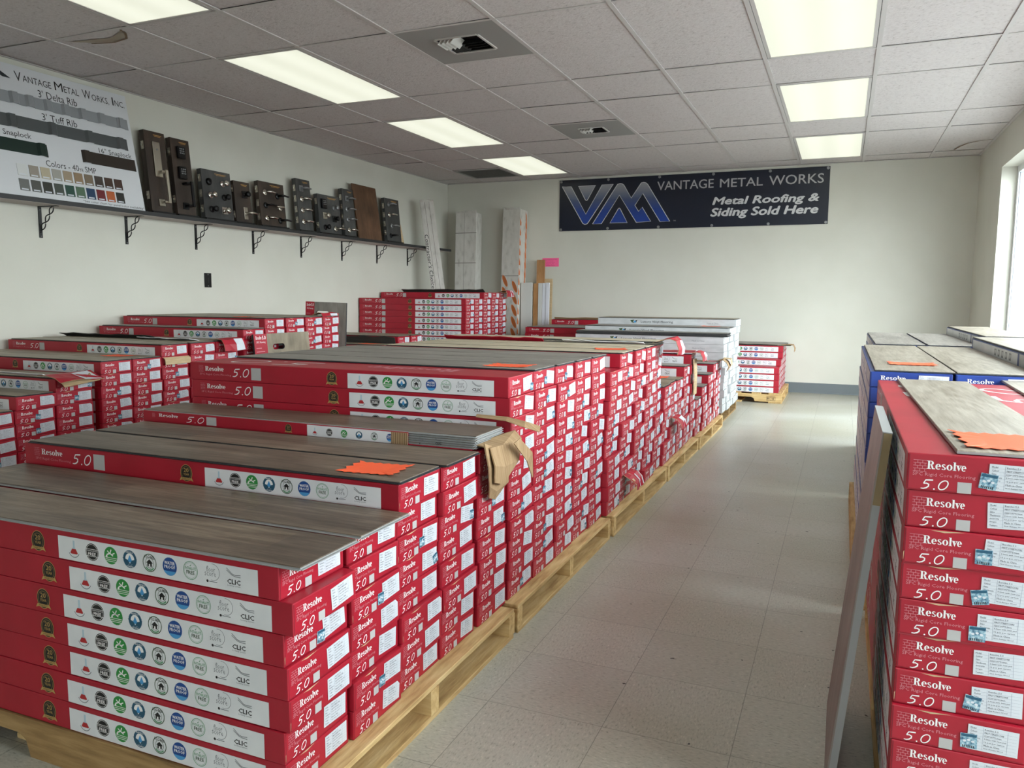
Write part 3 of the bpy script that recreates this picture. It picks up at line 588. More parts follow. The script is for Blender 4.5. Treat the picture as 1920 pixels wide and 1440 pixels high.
def label_mesh(kind):
    mb = MB(); W, H, t = .0715, .043, .0004; p = {0: [(0, 0), (W, 0), (W, H), (0, H)], 1: [(0, .001), (W * .99, 0), (W, H * .98), (.001, H)], 2: [(.001, 0), (W, .002), (W, H * .8), (W * .86, H), (0, H * .98)]}[kind]
    p = [(a - W / 2, b - H / 2) for a, b in p]; mb.prism([(a, b) for a, b in p], 'x', 0, t, M_LABEL); d = Dec(mb, (t, -W / 2, -H / 2), (0, 1, 0), (0, 0, 1), .0002)
    for q in (.30, .78): d.rect(W * q, H * .05, W * q + .0004, H * .95, M_LABELINK, 0)
    rows = [('Model', 'Resolve 5.0'), ('Colour', 'FIRST STREETCORE'), ('Size', '1220*197*5.0mm'), ('Thickness', '5.0mm with 1mm pad'), ('Quantity', '12 pcs per carton'), ('Origin', 'Made in China'), ('Texture', 'New Antique Wood')]
    for i, (a, b) in enumerate(rows):
        y = H * (.86 - .127 * i); d.rect(W * .04, y - H * .02, W * .96, y - H * .02 + .0002, M_LABELINK, 0)
        d.text(a, W * .05, y, W * .05 + len(a) * .0016, y + H * .065, M_LABELDK, 1, .005, res=1); d.text(b, W * .33, y, W * .33 + len(b) * .0017, y + H * .065, M_LABELDK, 1, .005, res=1)
    return mb.mesh('shipping_label')
LABELS = [label_mesh(i) for i in range(3)]
mb = MB(); mb.prism([(-.012, -.0125), (.012, -.0125), (.012, .0125), (-.012, .0125)], 'x', 0, .0004, M_HOLO); d = Dec(mb, (.0004, -.012, -.0125), (0, 1, 0), (0, 0, 1), .0002)
d.rect(.001, .0195, .023, .024, M_TEAL, 0)
for i in range(7): d.rect(.003 + i * .0026, .001, .003 + i * .0026 + .0012, .005, M_BLACK, 0)
for i in range(3): d.ell(.006 + i * .006, .012 + (.002 if i == 1 else 0), .0025, .002, M_LABEL, 0, 10)
HOLO = mb.mesh('hologram_sticker')
def carton(kind, x, y, z, label, group, yaw=0.0, rot=0.0, sy=1.0, sz=1.0, stick=True, holo=.35, tilt=3.0, sx=1.0, hu=None):
    """x, y, z: middle of the carton's base"""
    o = obj({'red': 'flooring_carton', 'white': 'white_flooring_carton', 'blue': 'blue_flooring_carton'}[kind], R.choice(BODY[kind]), None, (x, y, z), (0, 0, rot + yaw)); o.scale = (sx, sy, sz)
    tag(o, label, 'carton', group)
    if stick and kind != 'white':
        l_ = obj('shipping_label', R.choice(LABELS if R.random() < .5 else LABELS[:1]), o, (CL / 2 + .0006, -CWD / 2 + CWD * R.uniform(.755, .785), CHT * R.uniform(.50, .525)), (math.radians(max(-8, min(8, R.gauss(0, tilt)))), 0, 0)); l_['label'] = 'white shipping label'
        if R.random() < holo:
            h = obj('hologram_sticker', HOLO, o, (CL / 2 + .0011, -CWD / 2 + CWD * (hu or R.choice((.55, .56, .93))), CHT * R.uniform(.28, .42)), (math.radians(R.gauss(0, 6)), 0, 0)); h['label'] = 'silvery blue hologram sticker'
    return o
KWORD = {'red': 'red flooring carton', 'white': 'white flooring carton', 'blue': 'blue flooring carton'}
def fill(name, label, boxes, m):
    """cartons under the visible ones, shown by nothing in the photograph: one object"""
    mb = MB()
    for b_ in boxes:
        mb.bbox(*b_, m, .002); w_, h_ = b_[4] - b_[1], b_[5] - b_[2]
        if w_ < .3: mb.box(b_[3], b_[1] + w_ * .58, b_[2] + h_ * .2, b_[3] + .0006, b_[1] + w_ * .95, b_[2] + h_ * .9, M_LABEL)
    o = obj(name, mb); return tag(o, label, 'carton', None, 'stuff')
def stack(kind, xr, ys, counts, zb, pitch, phrase, group, jx=.006, wv=.2, first=None, tilt=3.0, holo=.3, skip_top=(), shift=None):
    """columns of cartons, long side along the wall of the shop's width; first[c]: lowest layer built one by one"""
    tops = []; lo = []
    for c, (y, n) in enumerate(zip(ys, counts)):
        f = first[c] if first else 0; top = None
        wd = wv[c] if isinstance(wv, (list, tuple)) else wv
        for k in range(n):
            x = xr - CL / 2 + R.uniform(-jx, jx * .5) + (shift or {}).get((c, k), 0); yy = y + wd / 2 + R.uniform(-.0008, .0008); z = zb + k * pitch
            if k < f: lo.append((xr - CL, y + .002, z, xr - .004, y + wd - .002, z + pitch - .0012)); continue
            if (c, k) in skip_top: continue
            top = carton(kind, x, yy, z, f'{KWORD[kind]}, {ORD[n - 1 - k]}, {COLW[c]} column, {phrase}', group, R.uniform(-.0012, .0012), 0, (wd - .0035) / CWD, (pitch - .0007) / CHT, tilt=tilt, holo=holo)
        tops.append((y, wd, zb + n * pitch))
    if lo: fill('stacked_cartons', f'{kind} flooring cartons hidden under the others, {phrase}', lo, {'red': M_RED, 'white': M_WCARD, 'blue': M_BLUE}[kind])
    return tops
# planks and tags
PL, PW, PT = 1.22, .184, .0055
def plank_mesh(name, L, W, t, wear, core):
    mb = MB(); mb.box(-L / 2, -W / 2, 0, L / 2, W / 2, t * .72, core); c = .0012
    A = [(-L / 2, -W / 2, t * .72), (L / 2, -W / 2, t * .72), (L / 2, W / 2, t * .72), (-L / 2, W / 2, t * .72)]; B = [(-L / 2 + c, -W / 2 + c, t), (L / 2 - c, -W / 2 + c, t), (L / 2 - c, W / 2 - c, t), (-L / 2 + c, W / 2 - c, t)]
    mb.add(A + B, [(4, 5, 6, 7)] + [(i, (i + 1) % 4, 4 + (i + 1) % 4, 4 + i) for i in range(4)], wear)
    # click groove lips along one long side and one end
    mb.box(-L / 2, -W / 2 - .005, 0, L / 2, -W / 2, t * .3, core); mb.box(L / 2, -W / 2, 0, L / 2 + .005, W / 2, t * .3, core)
    return mb.mesh(name)
PLANKS = {}
def plank(matl, x, y, z, label, group=None, rot=(0, 0, 0), core=None, L=PL, W=PW, t=PT, name='vinyl_plank'):
    k = (matl.name, (core or M_CORE).name, L, W, t)
    if k not in PLANKS: PLANKS[k] = plank_mesh('vinyl_plank', L, W, t, matl, core or M_CORE)
    o = obj(name, PLANKS[k], None, (x, y, z), rot); return tag(o, label, 'plank', group)
def star_mesh(a, b, seed):
    rr = random.Random(seed); mb = MB(); n = 26; pts = []
    per = [(-1, -1), (1, -1), (1, 1), (-1, 1)]; N = 0
    for s in range(4):
        p, q = per[s], per[(s + 1) % 4]; cnt = 13 if s % 2 == 0 else 7
        for i in range(cnt):
            t = i / cnt; e = 1.0 if i % 2 == 0 else .86; x = p[0] + (q[0] - p[0]) * t; y = p[1] + (q[1] - p[1]) * t
            pts.append((x * a / 2 * (e if s % 2 else 1), y * b / 2 * (1 if s % 2 else e)))
    up = lambda x, y: .0006 + .012 * max(0, abs(x) / a * 2 - .55) ** 2 + .006 * max(0, -y / b * 2 - .5) ** 2
    n = len(pts); c = (0, 0, .0006); vs = [c] + [(x * .5, y * .5, .0006) for x, y in pts] + [(x, y, up(x, y)) for x, y in pts]
    lo = [(x, y, z - .0005) for x, y, z in vs]; F = [(0, 1 + i, 1 + (i + 1) % n) for i in range(n)] + [(1 + i, 1 + n + i, 1 + n + (i + 1) % n, 1 + (i + 1) % n) for i in range(n)]
    mb.add(vs, F, M_ORANGE); mb.add(lo, [f[::-1] for f in F], M_ORANGE); m_ = len(vs)
    mb.add(vs[1 + n:] + lo[1 + n:], [(n + i, n + (i + 1) % n, (i + 1) % n, i) for i in range(n)], M_ORANGE); return mb.mesh('price_tag')
def price_tag(x, y, z, a, b, rz, label, seed=1, rx=0):
    o = obj('price_tag', star_mesh(a, b, seed), None, (x, y, z), (rx, 0, rz)); return tag(o, label, 'price tag', 'neon orange jagged price tags')
# pallets
def pallet(xr, y0, y1, label, L=1.22, h=.09, m=None, my=None, stamp=False, nb=7, name='wooden_pallet', mf=None):
    m = m or M_PINE; my = my or M_PINE_Y; o = empty(name, (xr - L / 2, (y0 + y1) / 2, 0)); W = y1 - y0; t = .014
    def stringer(yc, m=m):
        mb = MB(); a, b = (t, h - t) if m is not mf else (.0005, h - .0008); pts = [(-L / 2, a)]
        for s in (-.2, .2):
            c = s * L; q = .115 * L / 1.22 * 1.0
            pts += [(c - q, a), (c - q + .012, a + (b - a) * .42), (c - q + .035, a + (b - a) * .56), (c + q - .035, a + (b - a) * .56), (c + q - .012, a + (b - a) * .42), (c + q, a)]
        pts += [(L / 2, a), (L / 2, b), (-L / 2, b)]; mb.prism(pts, 'y', yc - .019, yc + .019, m)
        return mb
    for i, yc in enumerate((-W / 2 + .0185, 0, W / 2 - .0185)):
        s_ = stringer(yc, mf if mf and i == 0 else m)
        if stamp and i == 0:
            d = Dec(s_, (L / 2 - .16, yc - .019, t), (1, 0, 0), (0, 0, 1)); k = mat('burnt_stamp', (70, 48, 28), .8)
            d.stroke([(.02, .012), (.1, .012), (.1, .05), (.02, .05)], .004, k, 0, True); d.rect(.06, .012, .063, .05, k, 0); d.text('IPPC', .024, .02, .054, .042, k, 0, .03, res=1); d.ring(.08, .031, .006, .011, k, 0, 14)
        obj('stringer', s_, o)
    for zz, cnt, nm in ((h - t, nb, 'deck_board'), (0, 4, 'bottom_board')):
        for i in range(cnt):
            bw = .125 if i in (0, cnt - 1) else .09
            c = -L / 2 + bw / 2 + (L - bw) * i / (cnt - 1); mb = MB(); dx = R.uniform(-.006, .006) if 0 < i < cnt - 1 else 0
            mb.bbox(c - bw / 2 + dx, -W / 2 + (R.uniform(.002, .006) if not mf else .0385), zz + (.0004 if zz else 0), c + bw / 2 + dx, W / 2 - R.uniform(.002, .006), zz + t - .0004, my, .0015, 1); obj(nm, mb, o)
    tag(o, label, 'pallet', 'wooden pallets under the cartons'); return o

# lowest layer of each column that the photograph shows
FIRST_L0, FIRST_L1, FIRST_L3, FIRST_L4 = [6, 2, 2, 3], [3, 3, 4, 4, 8], [8, 8, 10, 8, 8], [8, 8, 7, 8, 8]
FIRST_C, FIRST_D, FIRST_F = [7, 8, 8, 8, 8], [8, 10, 10, 10, 10], [0, 4, 5, 7, 7]

# ------------------------------------------------------------------ stacks beside the aisle
XE = -.9
GA = 'red cartons on the aisle pallets'
P1, P2, P3, P4, P5 = 'front pallet by the aisle', 'second pallet by the aisle', 'third pallet along the aisle', 'fourth pallet along the aisle', 'fifth pallet along the aisle'
pallet(-.862, 1.082, 2.075, 'wooden pallet under the frontmost red cartons by the aisle', mf=M_EDGEPINE)
pallet(-.862, 2.10, 3.125, 'wooden pallet second along the aisle under the tall red stack', m=M_PINE)
pallet(-.855, 3.15, 4.235, 'wooden pallet third along the aisle under cartons with beige planks')
pallet(-.85, 4.25, 5.225, 'wooden pallet fourth along the aisle under red cartons')
pallet(-.845, 5.25, 6.33, 'wooden pallet fifth along the aisle just before the white cartons')
pallet(-.87, 6.42, 7.38, 'dark weathered pallet under the white cartons', m=M_OLDPINE, my=M_OLDPINE)
y1 = [1.085, 1.291, 1.487, 1.687, 1.905]
stack('red', XE, y1, [7, 7, 8, 8, 8], .0905, .0627, P1, GA, .012, [.2, .194, .198, .2, .195], holo=.2, shift={(0, 5): .02, (1, 5): .006})
stack('red', XE, [2.118, 2.325, 2.535, 2.735, 2.93], [11, 11, 11, 11, 11], .0905, .0624, P2, GA, .009, [.203, .205, .198, .193, .193], tilt=7, holo=.55)
X3 = -.885
stack('red', X3, [3.135, 3.345, 3.58, 3.80, 4.01], [10, 11, 11, 11, 11], .0905, .0615, P3, GA, .016, [.205, .222, .205, .203, .203], tilt=9, holo=.45)
stack('red', -.88, [4.22, 4.405, 4.61, 4.83, 5.038], [7, 7, 7, 8, 9], .0905, .0625, P4, GA, .014, [.182, .2, .2, .2, .19], tilt=8, holo=.3)
stack('red', -.87, [5.24, 5.48, 5.735, 5.95, 6.15], [4, 5, 6, 7, 7], .0905, .0615, P5, GA, .014, [.2, .2, .2, .195, .195], tilt=8, holo=.2)
GW = 'white cartons beyond the red aisle stacks'
stack('white', -.86, [6.405, 6.602, 6.80, 7.0, 7.195], [10, 11, 11, 12, 12], .0905, .0615, 'white pallet', GW, .02, .194)
# --- planks on them
GPL = 'vinyl planks lying on the cartons'
zt = .0905
def top(n, pitch=.0627): return zt + n * pitch + .0006
plank(M_BROWN_OAK, XE - .595, 1.176, top(7), 'brown oak plank with grey edge on the frontmost column of cartons', GPL, (0, 0, .004), M_COREL, L=1.26, W=.178)
plank(M_BROWN_OAK, XE - .600, 1.382, top(7), 'brown oak plank on the second column of cartons from the camera', GPL, (0, 0, -.002), M_COREL, L=1.26, W=.186)
plank(M_BROWN_OAK, XE - .613, 1.585, top(8), 'brown oak plank under the frontmost orange tag', GPL, (0, 0, .002), M_CORE, W=.186)
plank(M_BROWN_OAK, XE - .60, 1.789, top(8), 'brown oak plank just behind the frontmost orange tag, before the torn carton', GPL, (0, 0, 0), M_CORE, W=.186)
for i, (y, wd) in enumerate(((2.428, .186), (2.634, .186), (2.832, .183), (3.026, .183))):
    plank(M_GREY_OAK, -.9 - .615 + .004 * i, y, zt + 11 * .0624 + .0006, ['grey oak plank carrying an orange tag, behind the plain red carton top', 'grey oak plank second behind the plain red carton top', 'grey oak plank third behind the plain red carton top', 'grey oak plank fourth behind the plain red top, beside the beige planks'][i], GPL, (0, 0, R.uniform(-.002, .002)), W=wd)
for i, (y, n) in enumerate(((3.456, 11), (3.683, 11), (3.902, 11), (4.112, 11))):
    plank(M_BEIGE_OAK, X3 - .612, y, zt + n * .0615 + .0006, ['pale beige plank closest to the grey planks, with an orange tag', 'pale beige plank second from the grey planks', 'pale beige plank third from the grey planks', 'pale beige plank, lowest of the pile by the raised red flap'][i], GPL, (0, 0, R.uniform(-.002, .002)), L=1.215)
for i in range(3): plank(M_BEIGE_OAK, X3 - .612 + R.uniform(-.006, .004), 4.112 + R.uniform(-.003, .003), zt + 11 * .0615 + .0006 + (i + 1) * (PT + .0005), 'pale beige plank, ' + ['second lowest', 'second highest', 'topmost'][i] + ' of the pile by the raised red flap', GPL, (0, 0, R.uniform(-.003, .003)), L=1.215)
for i, (y, n, xx) in enumerate(((4.312, 7, 0), (4.511, 7, -.01), (4.711, 7, 0), (4.931, 8, 0))):
    plank(M_TAUPE_OAK if i < 3 else M_GREY_OAK, -.88 - .615 + xx, y, zt + n * .0625 + .0006, 'grey brown plank on the fourth aisle pallet, ' + ['closest to the beige planks', 'second from the beige planks', 'under an orange tag', 'beside the opened pink flap'][i], GPL, W=.176)
for i, (y, n) in enumerate(((5.341, 4), (5.581, 5), (5.836, 6), (6.05, 7))):
    plank(M_GREY_OAK, -.87 - .615, y, zt + n * .0615 + .0006, 'grey plank on the fifth aisle pallet, ' + ['lowest step', 'second step up', 'third step up', 'top step'][i], GPL)
for i in range(5): plank(M_GREY_OAK, -.86 - .615 + R.uniform(-.006, .006), 6.495 + R.uniform(-.002, .002), zt + 10 * .0615 + .0006 + i * .0061, 'dark edged plank on the white cartons\' lower front step, ' + ['lowest of five', 'second lowest of five', 'middle of five', 'second highest of five', 'topmost of five'][i], GPL, L=1.26, W=.188)
plank(M_GREY_OAK, -.86 - .62, 6.70, zt + 11 * .0615 + .0006, 'grey plank on the second step of the white cartons', GPL)
plank(M_GREY_OAK, -.86 - .62, 6.90, zt + 11 * .0615 + .0006, 'grey plank with an orange tag on the white cartons', GPL)
plank(M_TAUPE_OAK, -.86 - .62, 7.10, zt + 12 * .0615 + .0006, 'brown plank on the highest front step of the white cartons', GPL)
plank(M_TAUPE_OAK, -.86 - .62, 7.292, zt + 12 * .0615 + .0006, 'brown plank on the rearmost column of white cartons', GPL)
zp = PT + .0008
price_tag(-1.025, 1.585, top(8) + zp, .15, .125, .12, 'neon orange jagged tag on the front pallet\'s upper brown plank', 1)
price_tag(-1.03, 2.425, zt + 11 * .0624 + zp, .15, .125, .05, 'neon orange jagged tag on the grey planks of the second pallet', 2)
price_tag(-1.00, 3.56, zt + 11 * .0615 + zp, .15, .13, .35, 'neon orange jagged tag on the pale beige planks', 3)
price_tag(-1.03, 4.711, zt + 7 * .0625 + zp, .14, .12, .1, 'neon orange jagged tag low on the fourth aisle pallet', 4)
price_tag(-1.05, 6.90, zt + 11 * .0615 + zp, .15, .12, .0, 'neon orange jagged tag on the white cartons\' plank', 5)

# ------------------------------------------------------------------ opened cartons: flaps of card
def arch(x0, y0, y1, z0, pts, n=4, wob=0.006, seed=0):
    rr = random.Random(seed); rows = []
    for i, (dx, dz) in enumerate(pts):
        rows.append([(x0 + dx + rr.uniform(-wob, wob) * (i > 0), y0 + (y1 - y0) * j / n, z0 + dz + rr.uniform(-wob, wob) * (i > 0)) for j in range(n + 1)])
    return rows
def flap(parent, name, rows, m0, m1, label, t=.003):
    # rows are in world coordinates; the flap is a part of its carton
    inv = parent.matrix_basis.inverted(); mb = MB(); mb.sheet([[inv @ Vector(p) for p in r] for r in rows], m0, m1, t); o = obj(name, mb, parent); o['label'] = label; return o
def by_label(s): return next(o for o in COL.objects if o.get('label') == s)

# torn carton with its planks showing, on the front pallet's fifth column
zc = zt + 8 * .0627 + .0004; yc = 2.005
mb = MB(); L, W, H = 1.02, .196, .037; mb.bbox(-L / 2, -W / 2, 0, L / 2 + .20, W / 2, .003, M_RED, .001); mb.bbox(-L / 2, -W / 2, .003, L / 2 , -W / 2 + .003, H, M_RED, .0008); mb.bbox(-L / 2, W / 2 - .003, .003, L / 2 + .14, W / 2, H, M_RED, .0008); mb.bbox(-L / 2, -W / 2 + .003, .003, -L / 2 + .003, W / 2 - .003, H, M_RED, .0008)
d = Dec(mb, (-L / 2, -W / 2, 0), (1, 0, 0), (0, 0, 1)); H_ = .037
brick_logo(d, .04, H_ * .48, H_ * .34, M_PALE, 1); resolve_word(d, .07, H_ * .54, .154, H_ * .82, M_WHITE, 1); five_oh(d, .19, H_ * .22, .265, H_ * .76, M_WHITE, 1); d.rect(.275, H_ * .14, .316, H_ * .86, M_CODE, 1); badge20(d, .60, H_ * .48, H_ * .37, 1)
d.rect(.67, H_ * .02, 1.02, H_ * .94, M_WSTRIP, 1); icons(d, 1.24, H_ * .46, H_ * .31, 2, .563)
d.rect(.965, 0, 1.02, H_ * .95, M_KRAFT, 10)
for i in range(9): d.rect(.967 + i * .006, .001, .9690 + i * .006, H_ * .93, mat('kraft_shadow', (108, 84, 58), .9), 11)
oc = obj('opened_flooring_carton', mb, None, (XE - 1.24 + .51 - .005, yc, zc)); tag(oc, 'torn open red flooring carton, its planks and ripped brown card showing', 'carton', GA)
for i in range(6):
    plank(M_BROWN_OAK, XE - .635 + R.uniform(-.004, .004), yc + R.uniform(-.002, .002), zc + .0035 + i * .0062, 'brown oak plank in the torn carton, ' + (['lowest', 'second from the bottom', 'third from the bottom', 'third from the top', 'second from the top', 'topmost'][i]), 'planks in the torn carton', (0, 0, R.uniform(-.002, .002)), M_COREL, L=1.235, W=.180)
xf = XE - .005; zc += .012
flap(oc, 'torn_flap', [[(xf - .02, 1.93, zc + .004), (xf - .02, 2.0, zc + .003), (xf - .02, 2.08, zc + .004)], [(xf + .03, 1.925, zc - .004), (xf + .035, 2.0, zc - .006), (xf + .03, 2.10, zc + .02)], [(xf + .05, 1.915, zc - .05), (xf + .05, 1.985, zc - .065), (xf + .055, 2.09, zc + .0)], [(xf + .045, 1.925, zc - .10), (xf + .045, 1.985, zc - .115), (xf + .06, 2.06, zc - .06)]], M_KRAFT, M_KRAFT, 'ripped brown card hanging over the edge', .004)
flap(oc, 'torn_flap', [[(xf + .022, 1.905, zc + .012), (xf + .022, 1.96, zc - .005), (xf + .024, 2.03, zc - .03)], [(xf + .038, 1.90, zc - .05), (xf + .036, 1.96, zc - .075), (xf + .036, 2.04, zc - .08)], [(xf + .034, 1.915, zc - .11), (xf + .03, 1.97, zc - .135), (xf + .032, 2.05, zc - .125)], [(xf + .018, 1.945, zc - .15), (xf + .016, 1.99, zc - .165), (xf + .02, 2.045, zc - .14)]], M_KRAFT, M_KRAFT, 'corrugated brown card hanging down', .004)
flap(oc, 'torn_flap', [[(xf + .07, 2.00, zc + .0), (xf + .075, 2.03, zc + .01)], [(xf + .085, 2.06, zc - .06), (xf + .09, 2.09, zc - .04)], [(xf + .075, 2.13, zc - .125), (xf + .076, 2.133, zc - .122)]], M_KRAFT, M_KRAFT, 'pointed strip of ripped card', .003)
flap(oc, 'torn_flap', [[(xf - .10, 2.103, zc + .05), (xf - .10, 2.109, zc + .058)], [(xf + .0, 2.10, zc + .045), (xf + .0, 2.112, zc + .056)], [(xf + .06, 2.10, zc + .03), (xf + .055, 2.116, zc + .046)], [(xf + .10, 2.12, zc + .016), (xf + .095, 2.14, zc + .03)]], M_KRAFT, M_KRAFT, 'curled ripped edge of card', .002)
CURL = [(0, 0), (.03, .018), (.065, .022), (.095, .005), (.11, -.03), (.112, -.065)]
def end_flap(parent, x, ya, yb, z, label, pts=CURL, m0=None, m1=None, seed=0, prt=True, wob=.004):
    rows = arch(x, ya, yb, z, pts, 4, wob, seed)
    if prt and (m0 or M_RED) is M_RED and len(pts) >= 4:
        q = [[Vector(r[2]).lerp(Vector(r[3]), .2), Vector(r[3]).lerp(Vector(r[4]), .7)] for r in rows[-3:]]
        up = lambda i: (q[min(i + 1, 2)][0] - q[max(i - 1, 0)][0]).cross(q[i][1] - q[i][0]).normalized() * .0015
        flap(parent, 'shipping_label', [[v + up(i) for v in q[i]] for i in range(3)], M_LABEL, M_LABEL, 'white shipping label', .0008)
    o = flap(parent, 'carton_flap', rows, m0 or M_RED, m1 or M_KRAFT, label, .003)
    return o
def side_flap(parent, xa, xb, y, z, h, lean, label, m0=None, m1=None, seed=0, n=12):
    # long lid flap along the front top edge, folded up and out by lean
    rr = random.Random(seed); rows = []
    for i in range(3):
        t = i / 2; rows.append([(xa + (xb - xa) * j / n, y - lean * t + rr.uniform(-.003, .003) * t, z + h * t * (1 - .35 * t) + rr.uniform(-.004, .004) * t) for j in range(n + 1)])
    return flap(parent, 'carton_flap', rows, m0 or M_RED, m1 or M_KRAFT, label, .003)
c = by_label(f'red flooring carton, topmost, fifth column, {P3}'); z12 = zt + 11 * .0615 + .008
side_flap(c, X3 - 1.22, X3 - .62, 4.012, z12, .03, .03, 'raised red lid flap', M_RED, M_RED, 1)
side_flap(c, X3 - .50, X3 - .06, 4.012, z12 + .002, .018, .045, 'white printed lid flap folded out', M_WSTRIP, M_WSTRIP, 2)
end_flap(c, X3, 4.02, 4.205, z12 + .004, 'curled pinkish end flap', [(-.02, .004), (.03, .022), (.07, .03), (.10, .012), (.115, -.03), (.11, -.06)], seed=3)
c = by_label(f'red flooring carton, topmost, fifth column, {P4}'); z9 = zt + 9 * .0625
rows = [[(-.88 - 1.2 + 1.2 * j / 8, 5.045 + .19 * i, z9 + .012 + .006 * math.sin(j) * i) for j in range(9)] for i in range(2)]
flap(c, 'carton_flap', rows[::-1], M_RED, M_WSTRIP, 'loose red lid over the carton', .004)
end_flap(c, -.88, 5.05, 5.22, z9 + .008, 'curled pink end flap', [(-.01, .004), (.03, .012), (.055, .004), (.068, -.02), (.07, -.05)], seed=4)
o_ = flap(c, 'carton_flap', [[(-.868, 5.06, z9 - .03), (-.868, 5.16, z9 - .03)], [(-.862, 5.06, z9 - .13), (-.862, 5.16, z9 - .13)], [(-.862, 5.06, z9 - .26), (-.862, 5.16, z9 - .26)]], M_TAN, M_TAN, 'pale tan strip of card hanging down', .006)
c = by_label(f'red flooring carton, topmost, fifth column, {P5}'); z7 = zt + 7 * .0615
end_flap(c, -.87, 6.16, 6.33, z7 + .003, 'dark brown torn end flap', [(-.02, .006), (.03, .02), (.06, .0), (.075, -.04), (.06, -.07)], M_KRAFT, mat('dark_card_underside', (74, 44, 40), .8), 5)
side_flap(c, -2.05, -.95, 6.153, z7 + .001, .024, .02, 'white printed lid flap', M_WSTRIP, M_KRAFT, 6)
flap(c, 'carton_flap', [[(-.85, 6.26, z7 + .025), (-.85, 6.33, z7 + .03)], [(-.79, 6.25, z7 + .02), (-.79, 6.33, z7 + .025)], [(-.785, 6.25, z7 - .03), (-.785, 6.33, z7 - .025)]], M_TAN, M_TAN, 'brown card flap bent down', .003)
# torn red end hanging from two lower cartons
for k, (lab, x, ya, z) in enumerate(((f'red flooring carton, ninth from the top, second column, {P3}', X3 + .004, 3.40, .215), (f'red flooring carton, fourth from the top, second column, {P4}', -.875, 4.43, .335))):
    c = by_label(lab); end_flap(c, x, ya, ya + .15, z, 'torn end panel hanging out', [(0, .0), (.03, -.008), (.055, -.03), (.062, -.062)], M_RED, M_TAN, 7 + k, wob=.007)

# ------------------------------------------------------------------ stacks along the shelf wall
GL = 'red cartons on the shelf-wall pallets'
L0, L1, L3, L4 = 'front stack along the shelf wall', 'second stack along the shelf wall', 'third stack along the shelf wall', 'fourth stack along the shelf wall'
XW = -3.40
pl_ = []
for (a, b, lab) in ((1.93, 2.73, 'wooden pallet hidden low under the front stack along the shelf wall'), (2.77, 3.74, 'wooden pallet under the second stack along the shelf wall'), (3.79, 4.81, 'wooden pallet under the third stack along the shelf wall'), (4.98, 6.05, 'wooden pallet under the fourth stack along the shelf wall'), (6.95, 8.0, 'wooden pallet under the tall stack in the far corner')):
    pallet(XW if a < 6 else -3.44, a, b, lab, h=.114)
ZL = .1145
stack('red', XW, [1.93, 2.13, 2.33, 2.53], [6, 6, 7, 8], ZL, .0625, L0, GL, .008, .198, FIRST_L0)
stack('red', XW, [2.78, 2.97, 3.165, 3.365, 3.56], [9, 9, 10, 10, 10], ZL, .0625, L1, GL, .012, .19, FIRST_L1)
stack('red', XW, [3.80, 4.0, 4.205, 4.40, 4.60], [11, 12, 12, 12, 12], ZL, .0625, L3, GL, .008, .194, FIRST_L3)
stack('red', XW, [4.99, 5.20, 5.40, 5.62, 5.83], [8, 8, 8, 9, 9], ZL, .0625, L4, GL, .01, .196, FIRST_L4)
stack('red', -3.44, [6.96, 7.162, 7.364, 7.566, 7.768], [14, 14, 14, 14, 14], .116, .0628, 'tall corner stack', 'red cartons in the tall corner stack', .004, .199, FIRST_C)
GPW = 'vinyl planks on the shelf-wall cartons'
def wall_plank(y, n, lab, m=M_TAUPE_OAK, L=1.215, xx=0, pitch=.0625): plank(m, XW - .612 + xx, y, ZL + n * pitch + .0006, lab, GPW, (0, 0, R.uniform(-.002, .002)), L=L, W=.18)
wall_plank(2.23, 6, 'brown plank on the front shelf-wall stack, second column')
wall_plank(2.43, 7, 'brown plank beside the ripped red flap on the front shelf-wall stack'); wall_plank(2.63, 8, 'brown plank under the ripped red flap', L=1.22)
wall_plank(2.875, 9, 'taupe plank on the second shelf-wall stack, lower front step'); wall_plank(3.065, 9, 'taupe plank with an orange tag, second shelf-wall stack')
wall_plank(3.26, 10, 'taupe plank on the upper step of the second shelf-wall stack'); wall_plank(3.46, 10, 'taupe plank just before the opened dark flap'); wall_plank(3.655, 10, 'taupe plank inside the opened dark flap')
wall_plank(3.897, 11, 'grey brown plank on the front step of the third shelf-wall stack', M_GREY_OAK)
for i in range(4): wall_plank((4.097, 4.302, 4.497, 4.697)[i], 12, 'grey brown plank on the third shelf-wall stack, ' + ['with the orange tag', 'behind the tagged one', 'third one up', 'by the curled red end flap'][i], M_TAUPE_OAK)
for i in (2, 3, 4): wall_plank((5.088, 5.298, 5.498, 5.718, 5.928)[i], (8, 8, 8, 9, 9)[i], 'dark brown plank on the fourth shelf-wall stack, ' + ['first column', 'second column', 'third column with orange tag', 'fourth column', 'fifth column'][i], M_TAUPE_OAK)
price_tag(XW - .20, 3.065, ZL + 9 * .0625 + zp, .15, .12, .1, 'neon orange jagged tag on the second shelf-wall stack', 6)
price_tag(XW - .22, 4.09, ZL + 12 * .0625 + zp, .15, .12, 0, 'neon orange jagged tag on the third shelf-wall stack', 7)
price_tag(XW - .20, 5.498, ZL + 8 * .0625 + zp, .15, .12, 0, 'neon orange jagged tag low on the fourth shelf-wall stack', 8)
c = by_label(f'red flooring carton, topmost, fourth column, {L0}'); z_ = ZL + 8 * .0625
flap(c, 'carton_flap', [[(XW - 1.2 + 1.16 * j / 6, 2.535, z_ + .014 + .004 * math.sin(j * 2)) for j in range(7)], [(XW - 1.2 + 1.16 * j / 6, 2.50, z_ + .030 - .004 * j / 6) for j in range(7)]], M_WSTRIP, M_WSTRIP, 'white inside of the lid flap', .003)
